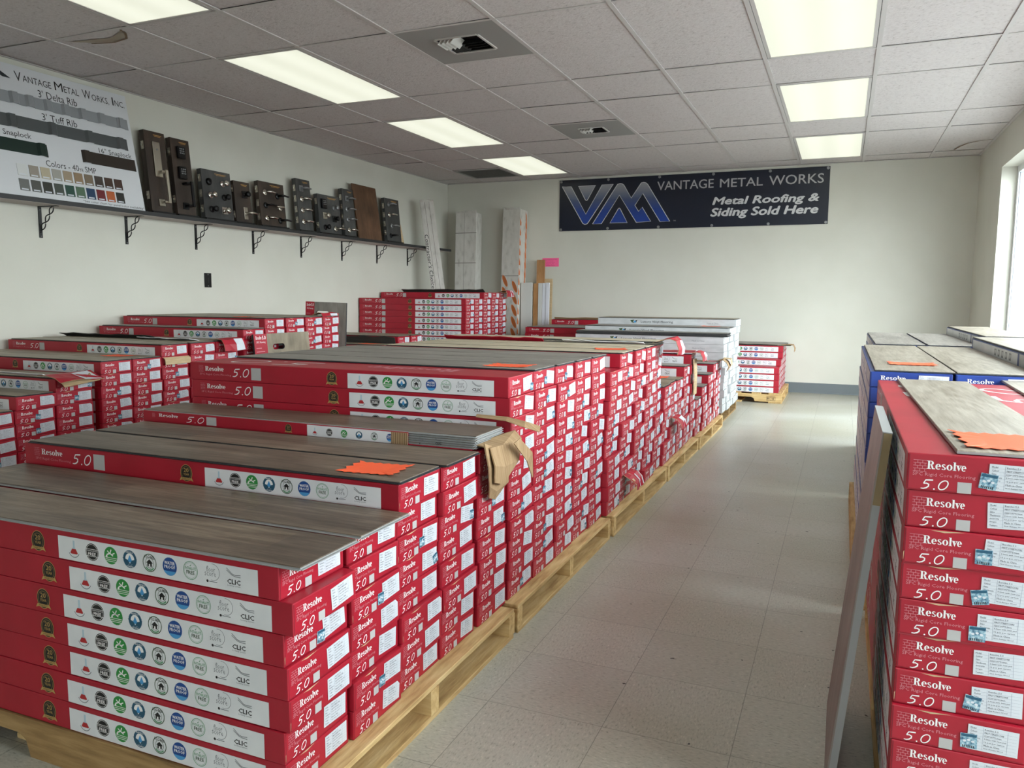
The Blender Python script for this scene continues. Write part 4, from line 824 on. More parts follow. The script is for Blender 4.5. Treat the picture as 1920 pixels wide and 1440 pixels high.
end_flap(c, XW - .02, 2.50, 2.735, z_ + .018, 'ripped red end flap carrying a white label', [(-.06, .0), (.0, .004), (.06, -.012), (.10, -.025)], M_RED, M_KRAFT, 9, wob=.006)
flap(c, 'carton_flap', [[(XW + .03, 2.53, z_ - .005), (XW + .03, 2.72, z_ + .0)], [(XW + .09, 2.51, z_ - .03), (XW + .09, 2.70, z_ - .012)]], M_TAN, M_KRAFT, 'tan underside flap', .003)
c = by_label(f'red flooring carton, topmost, fifth column, {L1}'); z_ = ZL + 10 * .0625
side_flap(c, XW - 1.24, XW - .45, 3.56, z_ + .004, .04, .06, 'dark lid flap folded up', mat('dark_red_card_inside', (70, 22, 28), .7), mat('dark_grey_card_inside', (58, 56, 52), .8), 10)
side_flap(c, XW - .52, XW - .10, 3.56, z_ + .002, .03, .10, 'white printed flap folded out', M_WSTRIP, M_WSTRIP, 11)
end_flap(c, XW, 3.57, 3.745, z_ + .006, 'curled red end flap', [(-.06, .006), (.0, .012), (.04, .006), (.06, -.02), (.066, -.06)], M_RED, M_KRAFT, 12)
c = by_label(f'red flooring carton, third from the top, third column, {L1}')
end_flap(c, XW + .002, 3.17, 3.35, ZL + 9 * .0625 - .004, 'bare tan card panel', [(0, 0), (.014, -.01), (.016, -.04)], M_TAN, M_TAN, 13, wob=.001)
c = by_label(f'red flooring carton, topmost, fifth column, {L3}'); z_ = ZL + 12 * .0625
end_flap(c, XW - .04, 4.60, 4.80, z_ + .010, 'curled red end flap', [(-.05, .006), (.0, .018), (.025, .014), (.035, -.01), (.036, -.045)], M_RED, M_KRAFT, 14, wob=.006)
c = by_label(f'red flooring carton, topmost, fourth column, {L4}'); z_ = ZL + 9 * .0625
side_flap(c, XW - 1.22, XW - .02, 5.612, z_ - .056, .085, .02, 'dark lid flap', mat('dark_red_card_inside', (70, 22, 28), .7), mat('dark_grey_card_inside', (58, 56, 52), .8), 15)
# top row of the corner stack
zc = .116 + 14 * .0628
for i, (y, lab) in enumerate(((7.364, 'red flooring carton on top of the tall corner stack, front one'), (7.566, 'red flooring carton on top of the tall corner stack, middle one'), (7.768, 'opened red flooring carton on top of the tall corner stack, rear one'))):
    c = carton('red', -3.43 - CL / 2, y + .0995, zc, lab, 'red cartons in the tall corner stack', 0, 0, 1.0, 1.01)
z_ = zc + CHT * 1.01
side_flap(c, -4.62, -3.6, 7.77, z_ + .002, .05, .06, 'dark lid flap folded up', mat('dark_red_card_inside', (70, 22, 28), .7), mat('dark_grey_card_inside', (58, 56, 52), .8), 16)
end_flap(c, -3.43, 7.78, 7.96, z_ + .003, 'curled pinkish end flap', [(-.02, .004), (.03, .022), (.07, .02), (.09, -.01), (.092, -.05)], M_RED, M_KRAFT, 17)
# red stack in the middle of the back wall, and the lone pallet beside it
GD = 'red cartons by the banner wall'
D_, F_P = 'stack behind the white cartons', 'lone pallet under the banner'
pallet(-1.83, 7.54, 8.55, 'wooden pallet hidden behind the white cartons')
stack('red', -1.80, [7.55, 7.75, 7.95, 8.15, 8.35], [10, 10, 10, 10, 11], .0905, .0613, D_, GD, .004, .196, FIRST_D)
for i in range(5): plank(M_GREY_OAK if i < 4 else M_TAUPE_OAK, -1.80 - .612, 7.648 + .2 * i, .0905 + (11 if i == 4 else 10) * .0613 + .0006, 'plank on the red stack behind the white cartons, ' + COLW[i] + ' column', GPL)
c = by_label(f'red flooring carton, topmost, fifth column, {D_}')
side_flap(c, -3.0, -2.1, 8.352, .0905 + 11 * .0613 + .006, .03, .03, 'brownish lid flap', M_KRAFT, M_KRAFT, 18)
pallet(-.51, 7.93, 8.93, 'wooden pallet with a burnt stamp standing alone under the banner', stamp=True, h=.1)
stack('red', -.545, [7.94, 8.14, 8.34, 8.54, 8.735], [4, 5, 7, 7, 7], .1005, .0625, F_P, GD, .003, .194, FIRST_F)
plank(M_TAUPE_OAK, -.545 - .56, 8.438, .1005 + 7 * .0625 + .0006, 'brown plank sticking out over the lone pallet\'s cartons', GPL, L=1.25)
plank(M_GREY_OAK, -.545 - .60, 8.638, .1005 + 7 * .0625 + .0006, 'grey plank on the lone pallet behind the overhanging one', GPL)
plank(M_GREY_OAK, -.545 - .60, 8.833, .1005 + 7 * .0625 + .0006, 'grey plank on the lone pallet closest to the wall', GPL)
c = by_label(f'red flooring carton, topmost, third column, {F_P}'); z_ = .1005 + 7 * .0625
side_flap(c, -1.78, -.6, 8.342, z_ + .001, .02, .012, 'dark lid flap', mat('dark_red_card_inside', (70, 22, 28), .7), mat('dark_grey_card_inside', (58, 56, 52), .8), 19)
end_flap(c, -.55, 8.35, 8.53, z_ + .002, 'grey brown end flap folded down', [(-.02, .004), (.04, .012), (.10, .008), (.115, -.02), (.112, -.06)], M_KRAFT, M_KRAFT, 20)

# ------------------------------------------------------------------ stacks by the window
GR = 'red cartons in the stack by the window'
RW = 'stack by the window'
pallet(.11 + 1.0, 1.42, 2.66, 'wooden pallet under the red stack by the window', L=1.0, h=.088)
pallet(.09 + 1.0, 2.72, 4.28, 'wooden pallet under the blue stack by the window', L=1.02, h=.088, m=M_PINE)
def wstack(kind, x0, yf, wd, cols, n, zb, pitch, phrase, group, first=None, L=CL, jit=.005):
    lo = []
    for c in range(cols):
        for k in range(n if not isinstance(n, list) else n[c]):
            nn = n if not isinstance(n, list) else n[c]; z = zb + k * pitch; x = x0 + c * (wd + .003) + wd / 2
            if first and k < first[c]: lo.append((x - wd / 2 + .002, yf + .003, z, x + wd / 2 - .002, yf + L, z + pitch - .0012)); continue
            o = carton(kind, x + R.uniform(-.003, .001), yf + L / 2 + R.uniform(-jit, jit), z, f'{KWORD[kind]}, {ORD[nn - 1 - k]}, {COLW[c]} column, {phrase}', group, R.uniform(-.002, .002), -PI / 2, (wd - .004) / CWD, (pitch - .0007) / CHT, tilt=1.5, holo=(.5 if kind == 'blue' else float((nn - 1 - k) in (0, 2, 3, 4, 6, 7, 9))), sx=L / CL, hu=None if kind == 'blue' else .59)
    if lo: fill('stacked_cartons', f'{kind} flooring cartons hidden under the others, {phrase}', lo, {'red': M_RED, 'blue': M_BLUE}[kind])
wstack('red', .108, 1.41, .2, 2, 11, .0885, .0618, RW, GR, [0, 10])
wstack('blue', .088, 2.74, .236, 3, [14, 14, 15], .0885, .0498, 'first blue stack', 'blue cartons by the window', [0, 13, 14], L=1.5)
wstack('blue', .15, 4.35, .236, 3, [14, 14, 15], .0885, .0498, 'second blue stack', 'blue cartons by the window', [13, 13, 14], L=1.5)
pallet(1.13, 4.36, 5.86, 'wooden pallet under the rear blue stack by the window', L=1.0, h=.088)
HB = PI / 2
zr = .0885 + 11 * .0618 + .0008
plank(M_PALE_OAK, .263, 2.03, zr, 'pale grey oak plank on the red window stack, under the big orange tag', 'pale planks by the window', (0, 0, HB + .015), M_COREL, W=.186)
plank(M_PALE_OAK, .53, 2.13, zr, 'pale grey oak plank at the picture edge on the red window stack', 'pale planks by the window', (0, 0, HB - .02), M_COREL, W=.186)
zb_ = .0885 + 14 * .0498 + .0008
plank(M_PALE_OAK, .215, 3.49, zb_, 'wide pale grey plank with orange tag on the blue cartons', 'pale planks by the window', (0, 0, HB), M_CORE, L=1.48, W=.225)
plank(M_PALE_OAK, .446, 3.49, zb_, 'wide pale grey plank on the blue cartons beside the tagged one', 'pale planks by the window', (0, 0, HB), M_CORE, L=1.48, W=.225)
plank(M_PALE_OAK, .688, 3.48, .0885 + 15 * .0498 + .0008, 'wide pale plank on the raised blue carton by the window', 'pale planks by the window', (0, 0, HB), M_CORE, L=1.52, W=.24)
for i in range(3): plank(M_GREY_OAK if i < 2 else M_PALE_OAK, .27 + .239 * i, 5.10, .0885 + (15 if i == 2 else 14) * .0498 + .0008, 'grey plank on the rear blue stack, ' + COLW[i] + ' column from the aisle', 'pale planks by the window', (0, 0, HB), M_CORE, L=1.48, W=.225)
price_tag(.268, 1.53, zr + zp + .0002, .155, .18, .05, 'large neon orange jagged tag on the pale plank by the window', 11)
price_tag(.225, 3.02, zb_ + zp + .0002, .15, .13, .02, 'neon orange jagged tag on the blue cartons\' pale plank', 12)
# sample panel leaning in the aisle against the window stack
M_LEAN = wood('greyed_wood_panel', (96, 86, 80), (128, 116, 110), (150, 140, 134))
mb = MB(); mb.box(-.20, -.006, 0, .20, .008, .762, M_COREL); mb.box(-.20, .008, 0, .20, .011, .762, M_LEAN)
o = obj('leaning_sample_board', mb, None, (.021, 1.835, .0015), (.092, 0, HB)); tag(o, 'tall grey wood-look panel leaning in the aisle against the window stack', 'panel')
mb = MB(); mb.box(-.203, -.0065, .7625, .203, .0115, .7645, M_COREL); mb.box(-.204, -.006, .62, -.2005, .008, .762, mat('edge_strip_brown', (134, 116, 84), .7)); obj('edge_strip', mb, o)['label'] = 'pale top edge and tan side strip'

# ------------------------------------------------------------------ shelf on the wall and what stands on it
ZS = 1.590
sh = empty('wall_shelf', (XL, 5.8, ZS - .028)); ip = Matrix.Translation((-XL, -5.8, -(ZS - .028)))
mb = MB(); mb.bbox(0.001, -3.3, 0, .205, 2.9, .028, M_SHELF, .0015); mb.box(.004, -3.298, -.0012, .2, 2.898, .0, mat('shelf_underside', (190, 182, 178), .7)); obj('board', mb, sh)
bk = MB(); bk.box(0, -.011, -.195, .004, .011, 0, M_BLKMETAL); bk.box(.004, -.011, -.0045, .165, .011, -.0015, M_BLKMETAL)
A_, B_ = Vector((.006, 0, -.150)), Vector((.125, 0, -.006)); dd = (B_ - A_); pp = Vector((-dd.z, 0, dd.x)).normalized()
for s_ in (1, -1):
    bk.tube([A_ + dd * (i / 30) + pp * (.0155 * s_ * math.sin(PI * 3 * i / 30)) + Vector((0, .004 * s_ * math.cos(PI * 3 * i / 30), 0)) for i in range(31)], .0036, M_BLKMETAL, 6)
bk.tube([(.006, 0, -.150), (.004, 0, -.165)], .004, M_BLKMETAL, 6)
for z in (-.185, -.02): bk.lathe([(.004, .0), (.0035, .002), (.001, .003)], (.004, 0, z), (1, 0, 0), M_STEEL, 8)
bkm = bk.mesh('bracket')
for i in range(9): obj('bracket', bkm, sh, (0.0005, 3.458 + .6465 * (i - 1 + (1 if i >= 0 else 0)) - 5.8 - .0, -.0015) if i < 8 else (0.0005, 3.458 - .6465 - 5.8, -.0015))
tag(sh, 'long black wall shelf on scrolled iron brackets above the cartons', 'shelf')

def base_knob(mb, u, v, m, r=.026, ax=(0, -1, 0), t=.008, kr=.024, kl=.055):
    mb.lathe([(r, 0), (r, t * .6), (r * .8, t), (.009, t + .002), (.009, kl * .45), (kr * .7, kl * .52), (kr, kl * .75), (kr * .9, kl * .95), (kr * .4, kl), (0, kl)], (u, 0, v), ax, m, 16)
def lever(mb, u, v, m, s=1, r=.026, ln=.095, sq=False):
    if sq: mb.bbox(u - r, -.010, v - r, u + r, 0, v + r, m, .002)
    else: mb.lathe([(r, 0), (r, .006), (r * .85, .010), (0, .010)], (u, 0, v), (0, -1, 0), m, 18)
    mb.tube([(u, -.006, v), (u, -.045, v), (u + s * .010, -.052, v), (u + s * .03, -.053, v + .002), (u + s * ln * .8, -.050, v - .002), (u + s * ln, -.046, v + .001)], [.0095, .0095, .010, .009, .0075, .006], m, 8)
HWN = {'k': 'door_knob', 'l': 'door_lever', 'd': 'deadbolt', 'q': 'keypad_lock', 'h': 'grip_handle'}
HWM = {'n': (M_NICKEL, 'satin nickel'), 'b': (M_BLKHW, 'black'), 'c': (M_CHROME, 'bright chrome'), 'g': (M_STEEL, 'grey steel')}
def hw_board(ya, yb, top, xb, m, items, label, lean, latches=2, writ=(196, 150, 80)):
    Wd, H, th = yb - ya, top, .044; ya += .025; yb += .025
    o = empty('hardware_board', (xb, (ya + yb) / 2, ZS + .0008), (-lean, 0, HB))
    mb = MB(); mb.bbox(-Wd / 2, 0, 0, Wd / 2, th, H, m, .0015); d = Dec(mb, (-Wd / 2, 0, 0), (1, 0, 0), (0, 0, 1))
    ink = mat('gilt_lettering', writ, .5); d.rect(Wd * .45, H - .026, Wd * .85, H - .022, ink, 0); d.rect(Wd * .5, H - .034, Wd * .8, H - .031, ink, 0); obj('board', mb, o)
    mb = MB(); mb.bbox(-Wd / 2 - .01, -.02, 0, Wd / 2 + .01, -.0006, .014, M_BLKMETAL, .001); obj('foot_ledge', mb, o)
    for i in range(latches):
        v = H * (.22 + .6 * i / max(1, latches - 1)); mb = MB(); mb.bbox(-Wd / 2 - .002, .010, v - .028, -Wd / 2 - .0003, .034, v + .028, M_NICKEL, .0006); mb.bbox(-Wd / 2 - .012, .016, v - .009, -Wd / 2 - .002, .028, v + .009, M_CHROME, .002); obj('latch_plate', mb, o)
    for it in items:
        kind, u, v, mm = it[0], (it[1] - .5) * Wd, it[2] * H, HWM[it[3]]; mb = MB(); s = it[4] if len(it) > 4 else 1
        if kind == 'k': base_knob(mb, u, v, mm[0])
        elif kind == 'K': mb.bbox(u - .03, -.008, v - .03, u + .03, 0, v + .03, mm[0], .002); base_knob(mb, u, v, mm[0], .02)
        elif kind == 'l': lever(mb, u, v, mm[0], s)
        elif kind == 'L': lever(mb, u, v, mm[0], s, sq=True)
        elif kind == 'd': mb.lathe([(.028, 0), (.026, .014), (.018, .018), (0, .018)], (u, 0, v), (0, -1, 0), mm[0], 18); mb.box(u - .003, -.024, v - .008, u + .003, -.017, v + .008, M_BLACK)
        elif kind == 'q': mb.bbox(u - .035, -.024, v - .045, u + .035, 0, v + .045, mm[0], .004); [mb.lathe([(.006, 0), (.005, .002), (0, .002)], (u - .016 + .016 * (i % 3), -.024, v + .026 - .016 * (i // 3)), (0, -1, 0), M_STEEL, 8) for i in range(9)]
        elif kind == 'P': mb.bbox(u - .032, -.012, v - .125, u + .032, 0, v + .125, mm[0], .003); mb.lathe([(.008, 0), (.007, .004), (0, .004)], (u, -.012, v + .07), (0, -1, 0), M_STEEL, 10); mb.tube([(u, -.012, v - .09), (u, -.04, v - .092), (u + .035, -.046, v - .09)], .006, M_BLACK, 6)
        elif kind == 'H':
            g = it[5]; u2 = u + g * .5; mb.bbox(u - .026, -.010, .055, u + .026, 0, .105, mm[0], .002)
            mb.bbox(u2 - .011, -.062, .07, u2 + .011, -.046, v, mm[0], .003); mb.bbox(u - .012, -.05, .072, u2 + .008, -.010, .088, mm[0], .002); mb.bbox(u - .012, -.05, v - .022, u2 + .008, -.0, v - .006, mm[0], .002)
        elif kind == 'T': mb.bbox(u - .022, -.006, v - .05, u + .022, 0, v + .05, mm[0], .002); lever(mb, u, v, mm[0], s, .015, .09)
        h = obj({'k': 'door_knob', 'K': 'door_knob', 'l': 'door_lever', 'L': 'door_lever', 'd': 'deadbolt', 'q': 'keypad_lock', 'P': 'lock_plate', 'H': 'grip_handle', 'T': 'door_lever'}[kind], mb, o); h['label'] = mm[1] + ' ' + {'k': 'knob', 'K': 'knob on a square plate', 'l': 'lever', 'L': 'lever on a square plate', 'd': 'deadbolt', 'q': 'keypad', 'P': 'lock plate', 'H': 'long grip handle', 'T': 'lever on a tall plate'}[kind]
    tag(o, label, 'display board', 'door hardware boards on the shelf'); return o
XBB = -4.555
hw_board(4.185, 4.37, .585, XBB, M_DKBOARD, [('P', .50, .66, 'n'), ('H', .5, .53, 'n', 1, .05)], 'tallest dark board, with a long satin nickel handle set', .10, 2)
hw_board(4.420, 4.60, .575, XBB, M_DKBOARD, [('q', .45, .82, 'b'), ('q', .42, .56, 'b'), ('H', .45, .45, 'b', 1, .06)], 'tall dark board with two black keypads and black grip handle', .10, 2, (206, 160, 70))
hw_board(4.69, 5.0, .39, XBB, M_DKGREY, [('d', .22, .76, 'b'), ('k', .70, .76, 'c'), ('k', .25, .50, 'c'), ('k', .72, .49, 'b'), ('k', .25, .22, 'b'), ('K', .68, .22, 'c')], 'board with six door knobs, nickel and black', .09, 3)
hw_board(5.03, 5.215, .345, XBB, M_DKBOARD, [('K', .62, .70, 'b'), ('T', .6, .26, 'n')], 'narrow board with one black knob and one nickel lever plate', .09, 2)
hw_board(5.325, 5.65, .385, XBB, M_DKBOARD, [('l', .22, .76, 'c'), ('l', .72, .72, 'b'), ('l', .22, .48, 'b'), ('l', .78, .46, 'n', -1), ('l', .22, .2, 'c'), ('l', .75, .18, 'b')], 'board with six door levers in two columns', .09, 3)
hw_board(5.83, 6.03, .475, XBB, M_DKGREY, [('L', .32, .82, 'g'), ('l', .30, .62, 'c'), ('l', .30, .41, 'c'), ('l', .30, .19, 'c')], 'tall narrow grey board with four levers, a square one on top', .09, 4, (196, 190, 180))
hw_board(6.13, 6.475, .375, XBB, M_DKGREY, [('q', .22, .76, 'b'), ('k', .72, .70, 'g'), ('K', .26, .47, 'n'), ('K', .70, .42, 'b'), ('k', .25, .18, 'b'), ('l', .70, .17, 'n')], 'grey board mixing square locks, knobs and one nickel lever', .09, 2)
hw_board(6.535, 6.725, .475, XBB, M_DKGREY, [('L', .35, .80, 'g'), ('l', .3, .58, 'g'), ('l', .32, .37, 'g'), ('l', .35, .15, 'c')], 'narrow grey board with four levers beside the leaning brown plank sample', .09, 4, (196, 190, 180))
hw_board(7.31, 7.60, .475, XBB, M_DKGREY, [('l', .25, .87, 'g'), ('l', .25, .63, 'c'), ('l', .35, .38, 'g', 1), ('l', .25, .16, 'b')], 'grey lever board farthest along the shelf, beyond the brown sample', .09, 4)
mb = MB(); mb.box(-.215, 0, 0, .215, .012, .555, M_HONEY); o = obj('plank_sample', mb, None, (-4.54, 6.985, ZS + .0015), (-.145, 0, HB)); tag(o, 'honey brown wood-look sample panel leaning among the hardware boards', 'sample board')
d_ = MB(); dd_ = Dec(d_, (-.215, 0, 0), (1, 0, 0), (0, 0, 1)); dd_.rect(.30, .0, .302, .555, M_DKBOARD, 0); dd_.rect(.12, .30, .30, .302, M_DKBOARD, 0); dd_.rect(0, .0, .0015, .555, M_DKBOARD, 0); obj('seam', d_, o)
mb = MB(); mb.prism([(-.05, 0), (.10, 0), (.06, .22), (-.05, .26)], 'y', 0, .006, M_TAN); o = obj('card_sample', mb, None, (-4.60, 7.66, ZS + .0008), (-.12, 0, HB)); tag(o, 'small pale card leaning behind the last lever board', 'card')

# metal panel sample sign
LN = math.hypot(.145, .775); SY0 = 2.62
sg = empty('metal_panel_sign', (-4.515, SY0, ZS + .001), (-math.atan2(.145, .775), 0, HB)); SW = 4.112 - SY0; SHH = .80
M_SIGN = noise_mat('sign_board_white', [(.3, (206, 208, 212)), (.7, (214, 216, 220))], (1, 1, 1), 2, 3, rough=.5)
mb = MB(); mb.bbox(0, .0, 0, SW, .006, SHH, M_SIGN, .001); d = Dec(mb, (-SY0, 0, 0), (1, 0, 0), (0, 0, 1)); K = M_BLACK
d.text('V', 3.312, .707, 3.355, .765, K, 1); d.text('ANTAGE', 3.362, .7115, 3.548, .752, K, 1, -.004); d.text('M', 3.572, .711, 3.628, .766, K, 1); d.text('ETAL', 3.636, .7115, 3.742, .752, K, 1, -.004); d.text('W', 3.768, .709, 3.83, .766, K, 1); d.text('ORKS,', 3.837, .703, 3.968, .751, K, 1, -.004); d.text('I', 3.995, .711, 4.005, .766, K, 1); d.text('NC.', 4.014, .7115, 4.092, .751, K, 1, -.004)
d.text("3' Delta Rib", 3.448, .637, 3.714, .685, K, 1); d.text("3' Tuff Rib", 3.446, .495, 3.686, .541, K, 1); d.text('Snaplock', 3.173, .348, 3.348, .392, K, 1); d.text('16" Snaplock', 3.817, .348, 4.074, .392, K, 1); d.text('Colors - 40', 3.414, .206, 3.64, .245, K, 1); d.text('YR', 3.642, .207, 3.672, .228, K, 1); d.text('SMP', 3.684, .208, 3.766, .245, K, 1)
d.text('*See color chart for panel/color availability*', 3.628, .005, 4.106, .024, K, 1, -.003)
# emblem: V and M bands
def emblem(d, f, fill_, edge, k, wd):
    Vp = [(122, 208), (188, 208), (296, 384), (408, 195), (486, 189), (318, 432), (306, 446), (290, 450), (275, 443)]
    Mp = [(345, 447), (408, 445), (530, 260), (650, 435), (748, 428), (688, 336), (664, 364), (638, 325), (690, 248), (810, 430), (875, 428), (722, 190), (710, 180), (695, 177), (678, 180), (612, 278), (560, 195), (548, 187), (533, 185), (516, 190)]
    T1 = [(240, 205), (362, 198), (306, 292), (298, 296), (290, 290)]; T2 = [(468, 440), (524, 348), (531, 343), (538, 348), (588, 437)]
    for P_ in (Vp, Mp, T1, T2):
        q = [f(*p) for p in P_]
        if fill_: d.poly(q if sum(q[i - 1][0] * q[i][1] - q[i][0] * q[i - 1][1] for i in range(len(q))) > 0 else q[::-1], fill_, k)
        if edge: d.stroke(q, wd, edge, k + 1, True)
emblem(d, lambda x, y: (2.70 + (x - 122) / 753 * .585, .705 + (450 - y) / 273 * .076), mat('dark_slate_ink', (36, 44, 52), .5), None, 1, 0)
obj('board', mb, sg)
def strip(nm, ya, yb, va, vb, c, ribs, lab):
    mb = MB(); m = mat('metal_' + nm.replace(' ', '_'), c, .4, .2); pts = []; ya -= SY0; yb -= SY0
    xs_ = [ya]
    prof = [(ya, .004)]
    for r_ in ribs: prof += [(r_ - SY0 - .03, .004), (r_ - SY0 - .018, .018), (r_ - SY0 + .018, .018), (r_ - SY0 + .03, .004)]
    prof += [(yb, .004)]; n = len(prof)
    A = [(x, -h, va) for x, h in prof]; B = [(x, -h, vb) for x, h in prof]; C = [(x, -h + .002, va) for x, h in prof]; D = [(x, -h + .002, vb) for x, h in prof]
    mb.add(A + B, [(i, i + 1, n + i + 1, n + i) for i in range(n - 1)], m); mb.add(C + D, [(n + i, n + i + 1, i + 1, i) for i in range(n - 1)], m)
    mb.add(A + C, [(n + i, n + i + 1, i + 1, i) for i in range(n - 1)], m); mb.add(B + D, [(i, i + 1, n + i + 1, n + i) for i in range(n - 1)], m); mb.box(ya, -.004, va, ya + .002, 0, vb, m); mb.box(yb - .002, -.004, va, yb, 0, vb, m)
    o = obj('metal_strip', mb, sg); o['label'] = lab
strip('silver', 2.75, 4.088, .558, .628, (150, 154, 158), [2.95, 3.06, 3.28, 3.38, 3.50, 3.62, 3.74, 3.88, 4.03], 'silver grey ribbed metal strip')
strip('charcoal', 2.75, 4.055, .410, .488, (84, 88, 90), [2.95, 3.24, 3.5, 3.76, 4.0], 'charcoal ribbed metal strip')
strip('forest green', 2.80, 3.438, .262, .340, (22, 44, 38), [3.40], 'dark green snap lock strip'); strip('dark bronze', 3.68, 4.092, .272, .351, (50, 42, 36), [3.71], 'dark bronze snap lock strip')
cols1 = [(206, 208, 208), (146, 138, 128), (178, 168, 144), (158, 156, 148), (156, 140, 118), (140, 118, 92), (120, 106, 88), (60, 52, 46), (66, 46, 36), (64, 42, 34)]
cols2 = [(104, 106, 104), (78, 80, 76), (46, 48, 42), (66, 74, 68), (34, 70, 60), (78, 104, 82), (26, 56, 88), (104, 26, 34), (176, 90, 46), (36, 36, 32)]
for row, (cs, v0) in enumerate(((cols1, .124), (cols2, .034))):
    for i, c in enumerate(cs):
        y = 3.218 + i * .0748 + (0 if row == 0 else -.002); mb = MB(); mb.bbox(y - SY0, -.003, v0, y - SY0 + .062, -.0003, v0 + .070, mat('swatch_%d_%d' % (row, i), c, .45), .0006); dq = Dec(mb, (y - SY0, -.003, v0), (1, 0, 0), (0, 0, 1)); dq.rect(.008, .004, .050, .012, M_LABEL, 0); obj('color_swatch', mb, sg)
tag(sg, 'large white sign of ribbed metal strips and colour swatches on the shelf', 'sign')

# banner
def banner_mat():
    m = bpy.data.materials.new('banner_blue_silver_fade'); t, n, l = nt(m); b = n['Principled BSDF']; tc = n.new('ShaderNodeTexCoord'); sx = n.new('ShaderNodeSeparateXYZ'); l.new(tc.outputs['Object'], sx.inputs[0])
    mr = n.new('ShaderNodeMapRange'); mr.inputs['From Min'].default_value = .07; mr.inputs['From Max'].default_value = .50; l.new(sx.outputs[2], mr.inputs['Value'])
    rp = ramp(n, [(.0, (28, 66, 156)), (.35, (30, 62, 140)), (.65, (74, 88, 122)), (1.0, (150, 152, 158))]); l.new(mr.outputs[0], rp.inputs[0]); l.new(rp.outputs[0], b.inputs['Base Color']); b.inputs['Roughness'].default_value = .35; return m
M_BAN = mat('banner_navy', (17, 24, 42), .33); M_BANW = mat('banner_white', (206, 206, 208), .4); M_BANG = mat('banner_grey', (176, 174, 176), .4)
bw, bh = 2.99, .594; 
mb = MB(); nx = 40
rows = [[(bw * j / nx, -.006 - .003 * math.sin(j * .9) - .002 * math.sin(j * .37 + 1), bh * i / 4) for j in range(nx + 1)] for i in range(5)]
mb.sheet([[(p[0], -.012, p[2]) for p in r] for r in rows[::-1]], M_BAN, M_BANW, .004)
def F(x, y):   # banner drawing coordinates -> metres on the banner
    u = (x - 104 - (y - 170) * .0) / 1738.0; top = 170 - u * 98; bot = 495 - u * 50
    return (u * bw, bh * (bot - y) / (bot - top))
d = Dec(mb, (0, -.012, 0), (1, 0, 0), (0, 0, 1), .0008)
emblem(d, F, banner_mat(), M_BANW, 1, .008)
def bt(s, x0, y0, x1, y1, m, bold=0, shear=0, sp=1):
    a, b = F(x0, y0), F(x1, y1); d.text(s, a[0], a[1], b[0], b[1] if False else a[1] + (F(x0, y1)[1] - a[1]), m, 1, bold, shear, sp, 3)
def bt2(s, x0, x1, ym, h, m, bold=0, shear=0):   # baseline given at x0 in drawing rows, h in rows
    a = F(x0, ym); b = F(x1, ym - (x1 - x0) * .0447); hh = F(x0, ym - h)[1] - a[1]; d.text(s, a[0], a[1], b[0], a[1] + hh, m, 1, bold, shear, 1.0, 3)
bt2('VANTAGE', 786, 1150, 228, 56, M_BANG, .008); bt2('METAL', 1190, 1452, 208, 54, M_BANG, .008); bt2('WORKS', 1490, 1808, 194, 60, M_BANG, .008)
bt2('Metal Roofing &', 1148, 1786, 335, 62, M_BANW, .045, .22); bt2('Siding Sold Here', 1138, 1782, 412, 68, M_BANW, .045, .22); bt2('TM', 897, 913, 428, 8, M_BANG)
ban = obj('banner', mb, None, (-3.19, YB - .0015, 1.799)); tag(ban, 'dark navy banner with a blue V and M emblem on the rear wall', 'banner')
gm = MB(); gm.lathe([(.016, 0), (.016, .002), (.010, .0035), (.006, .002), (0, .002)], (0, 0, 0), (0, -1, 0), M_STEEL, 14); gmm = gm.mesh('grommet')
for x, z in [(bw * i / 5 if 0 < i < 5 else (.02 if i == 0 else bw - .02), bh - .018) for i in range(6)] + [(bw * i / 5 if 0 < i < 5 else (.02 if i == 0 else bw - .02), .018) for i in range(6)]: obj('grommet', gmm, ban, (x, -.0126, z))

# ------------------------------------------------------------------ tall boxes and boards in the corner
M_TUBE = noise_mat('scuffed_white_carton', [(.22, (166, 162, 155)), (.42, (198, 195, 188)), (.75, (210, 207, 201))], (5, 5, 2.4), 4, 6, rough=.6, bump=.15, bscale=8)
def tall_box(w, dp, h, loc, rot, label, grooves=(), straps=(), name='long_carton', deco=None, m=None):
    o = empty(name, loc, rot); mb = MB(); m = m or M_TUBE; mb.bbox(-w / 2, -dp / 2, 0, w / 2, dp / 2, h, m, .004, 1)
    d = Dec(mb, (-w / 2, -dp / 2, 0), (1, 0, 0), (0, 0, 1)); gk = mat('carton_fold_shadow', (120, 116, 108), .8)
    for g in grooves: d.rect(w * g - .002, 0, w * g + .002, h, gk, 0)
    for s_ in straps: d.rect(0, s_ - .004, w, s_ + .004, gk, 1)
    if deco: deco(d, w, h, mb)
    obj('carton', mb, o); f = MB(); rr = random.Random(int(w * 1000))
    for i in range(5):
        a = -w / 2 + w * i / 5; f.sheet([[(a, -dp / 2, h - .004), (a + w / 5, -dp / 2, h - .004)], [(a + rr.uniform(-.01, .01), -dp / 2 - rr.uniform(.0, .02), h + rr.uniform(.008, .03)), (a + w / 5, -dp / 2 - rr.uniform(0, .02), h + rr.uniform(.008, .03))]], m, m, .003)
    obj('torn_flap', f, o); tag(o, label, 'carton', 'tall cartons leaning in the corner'); return o
def contractor(d, w, h, mb):
    v, f, asp = text2d("Contractor's Choice", .006, .15, 1.05, 2); L_ = .62
    mb.add([d.P(w * .03 + b * .043, h - .37 - a * L_, 1) for a, b in v], f, M_BLACK)
b1_ = tall_box(.155, .08, 2.10, (-4.245, 8.19, .011), (0, math.radians(-7.4), math.radians(28)), 'leaning white carton with black lettering down its side, by the shelf end', (.34, .66), (), deco=contractor)
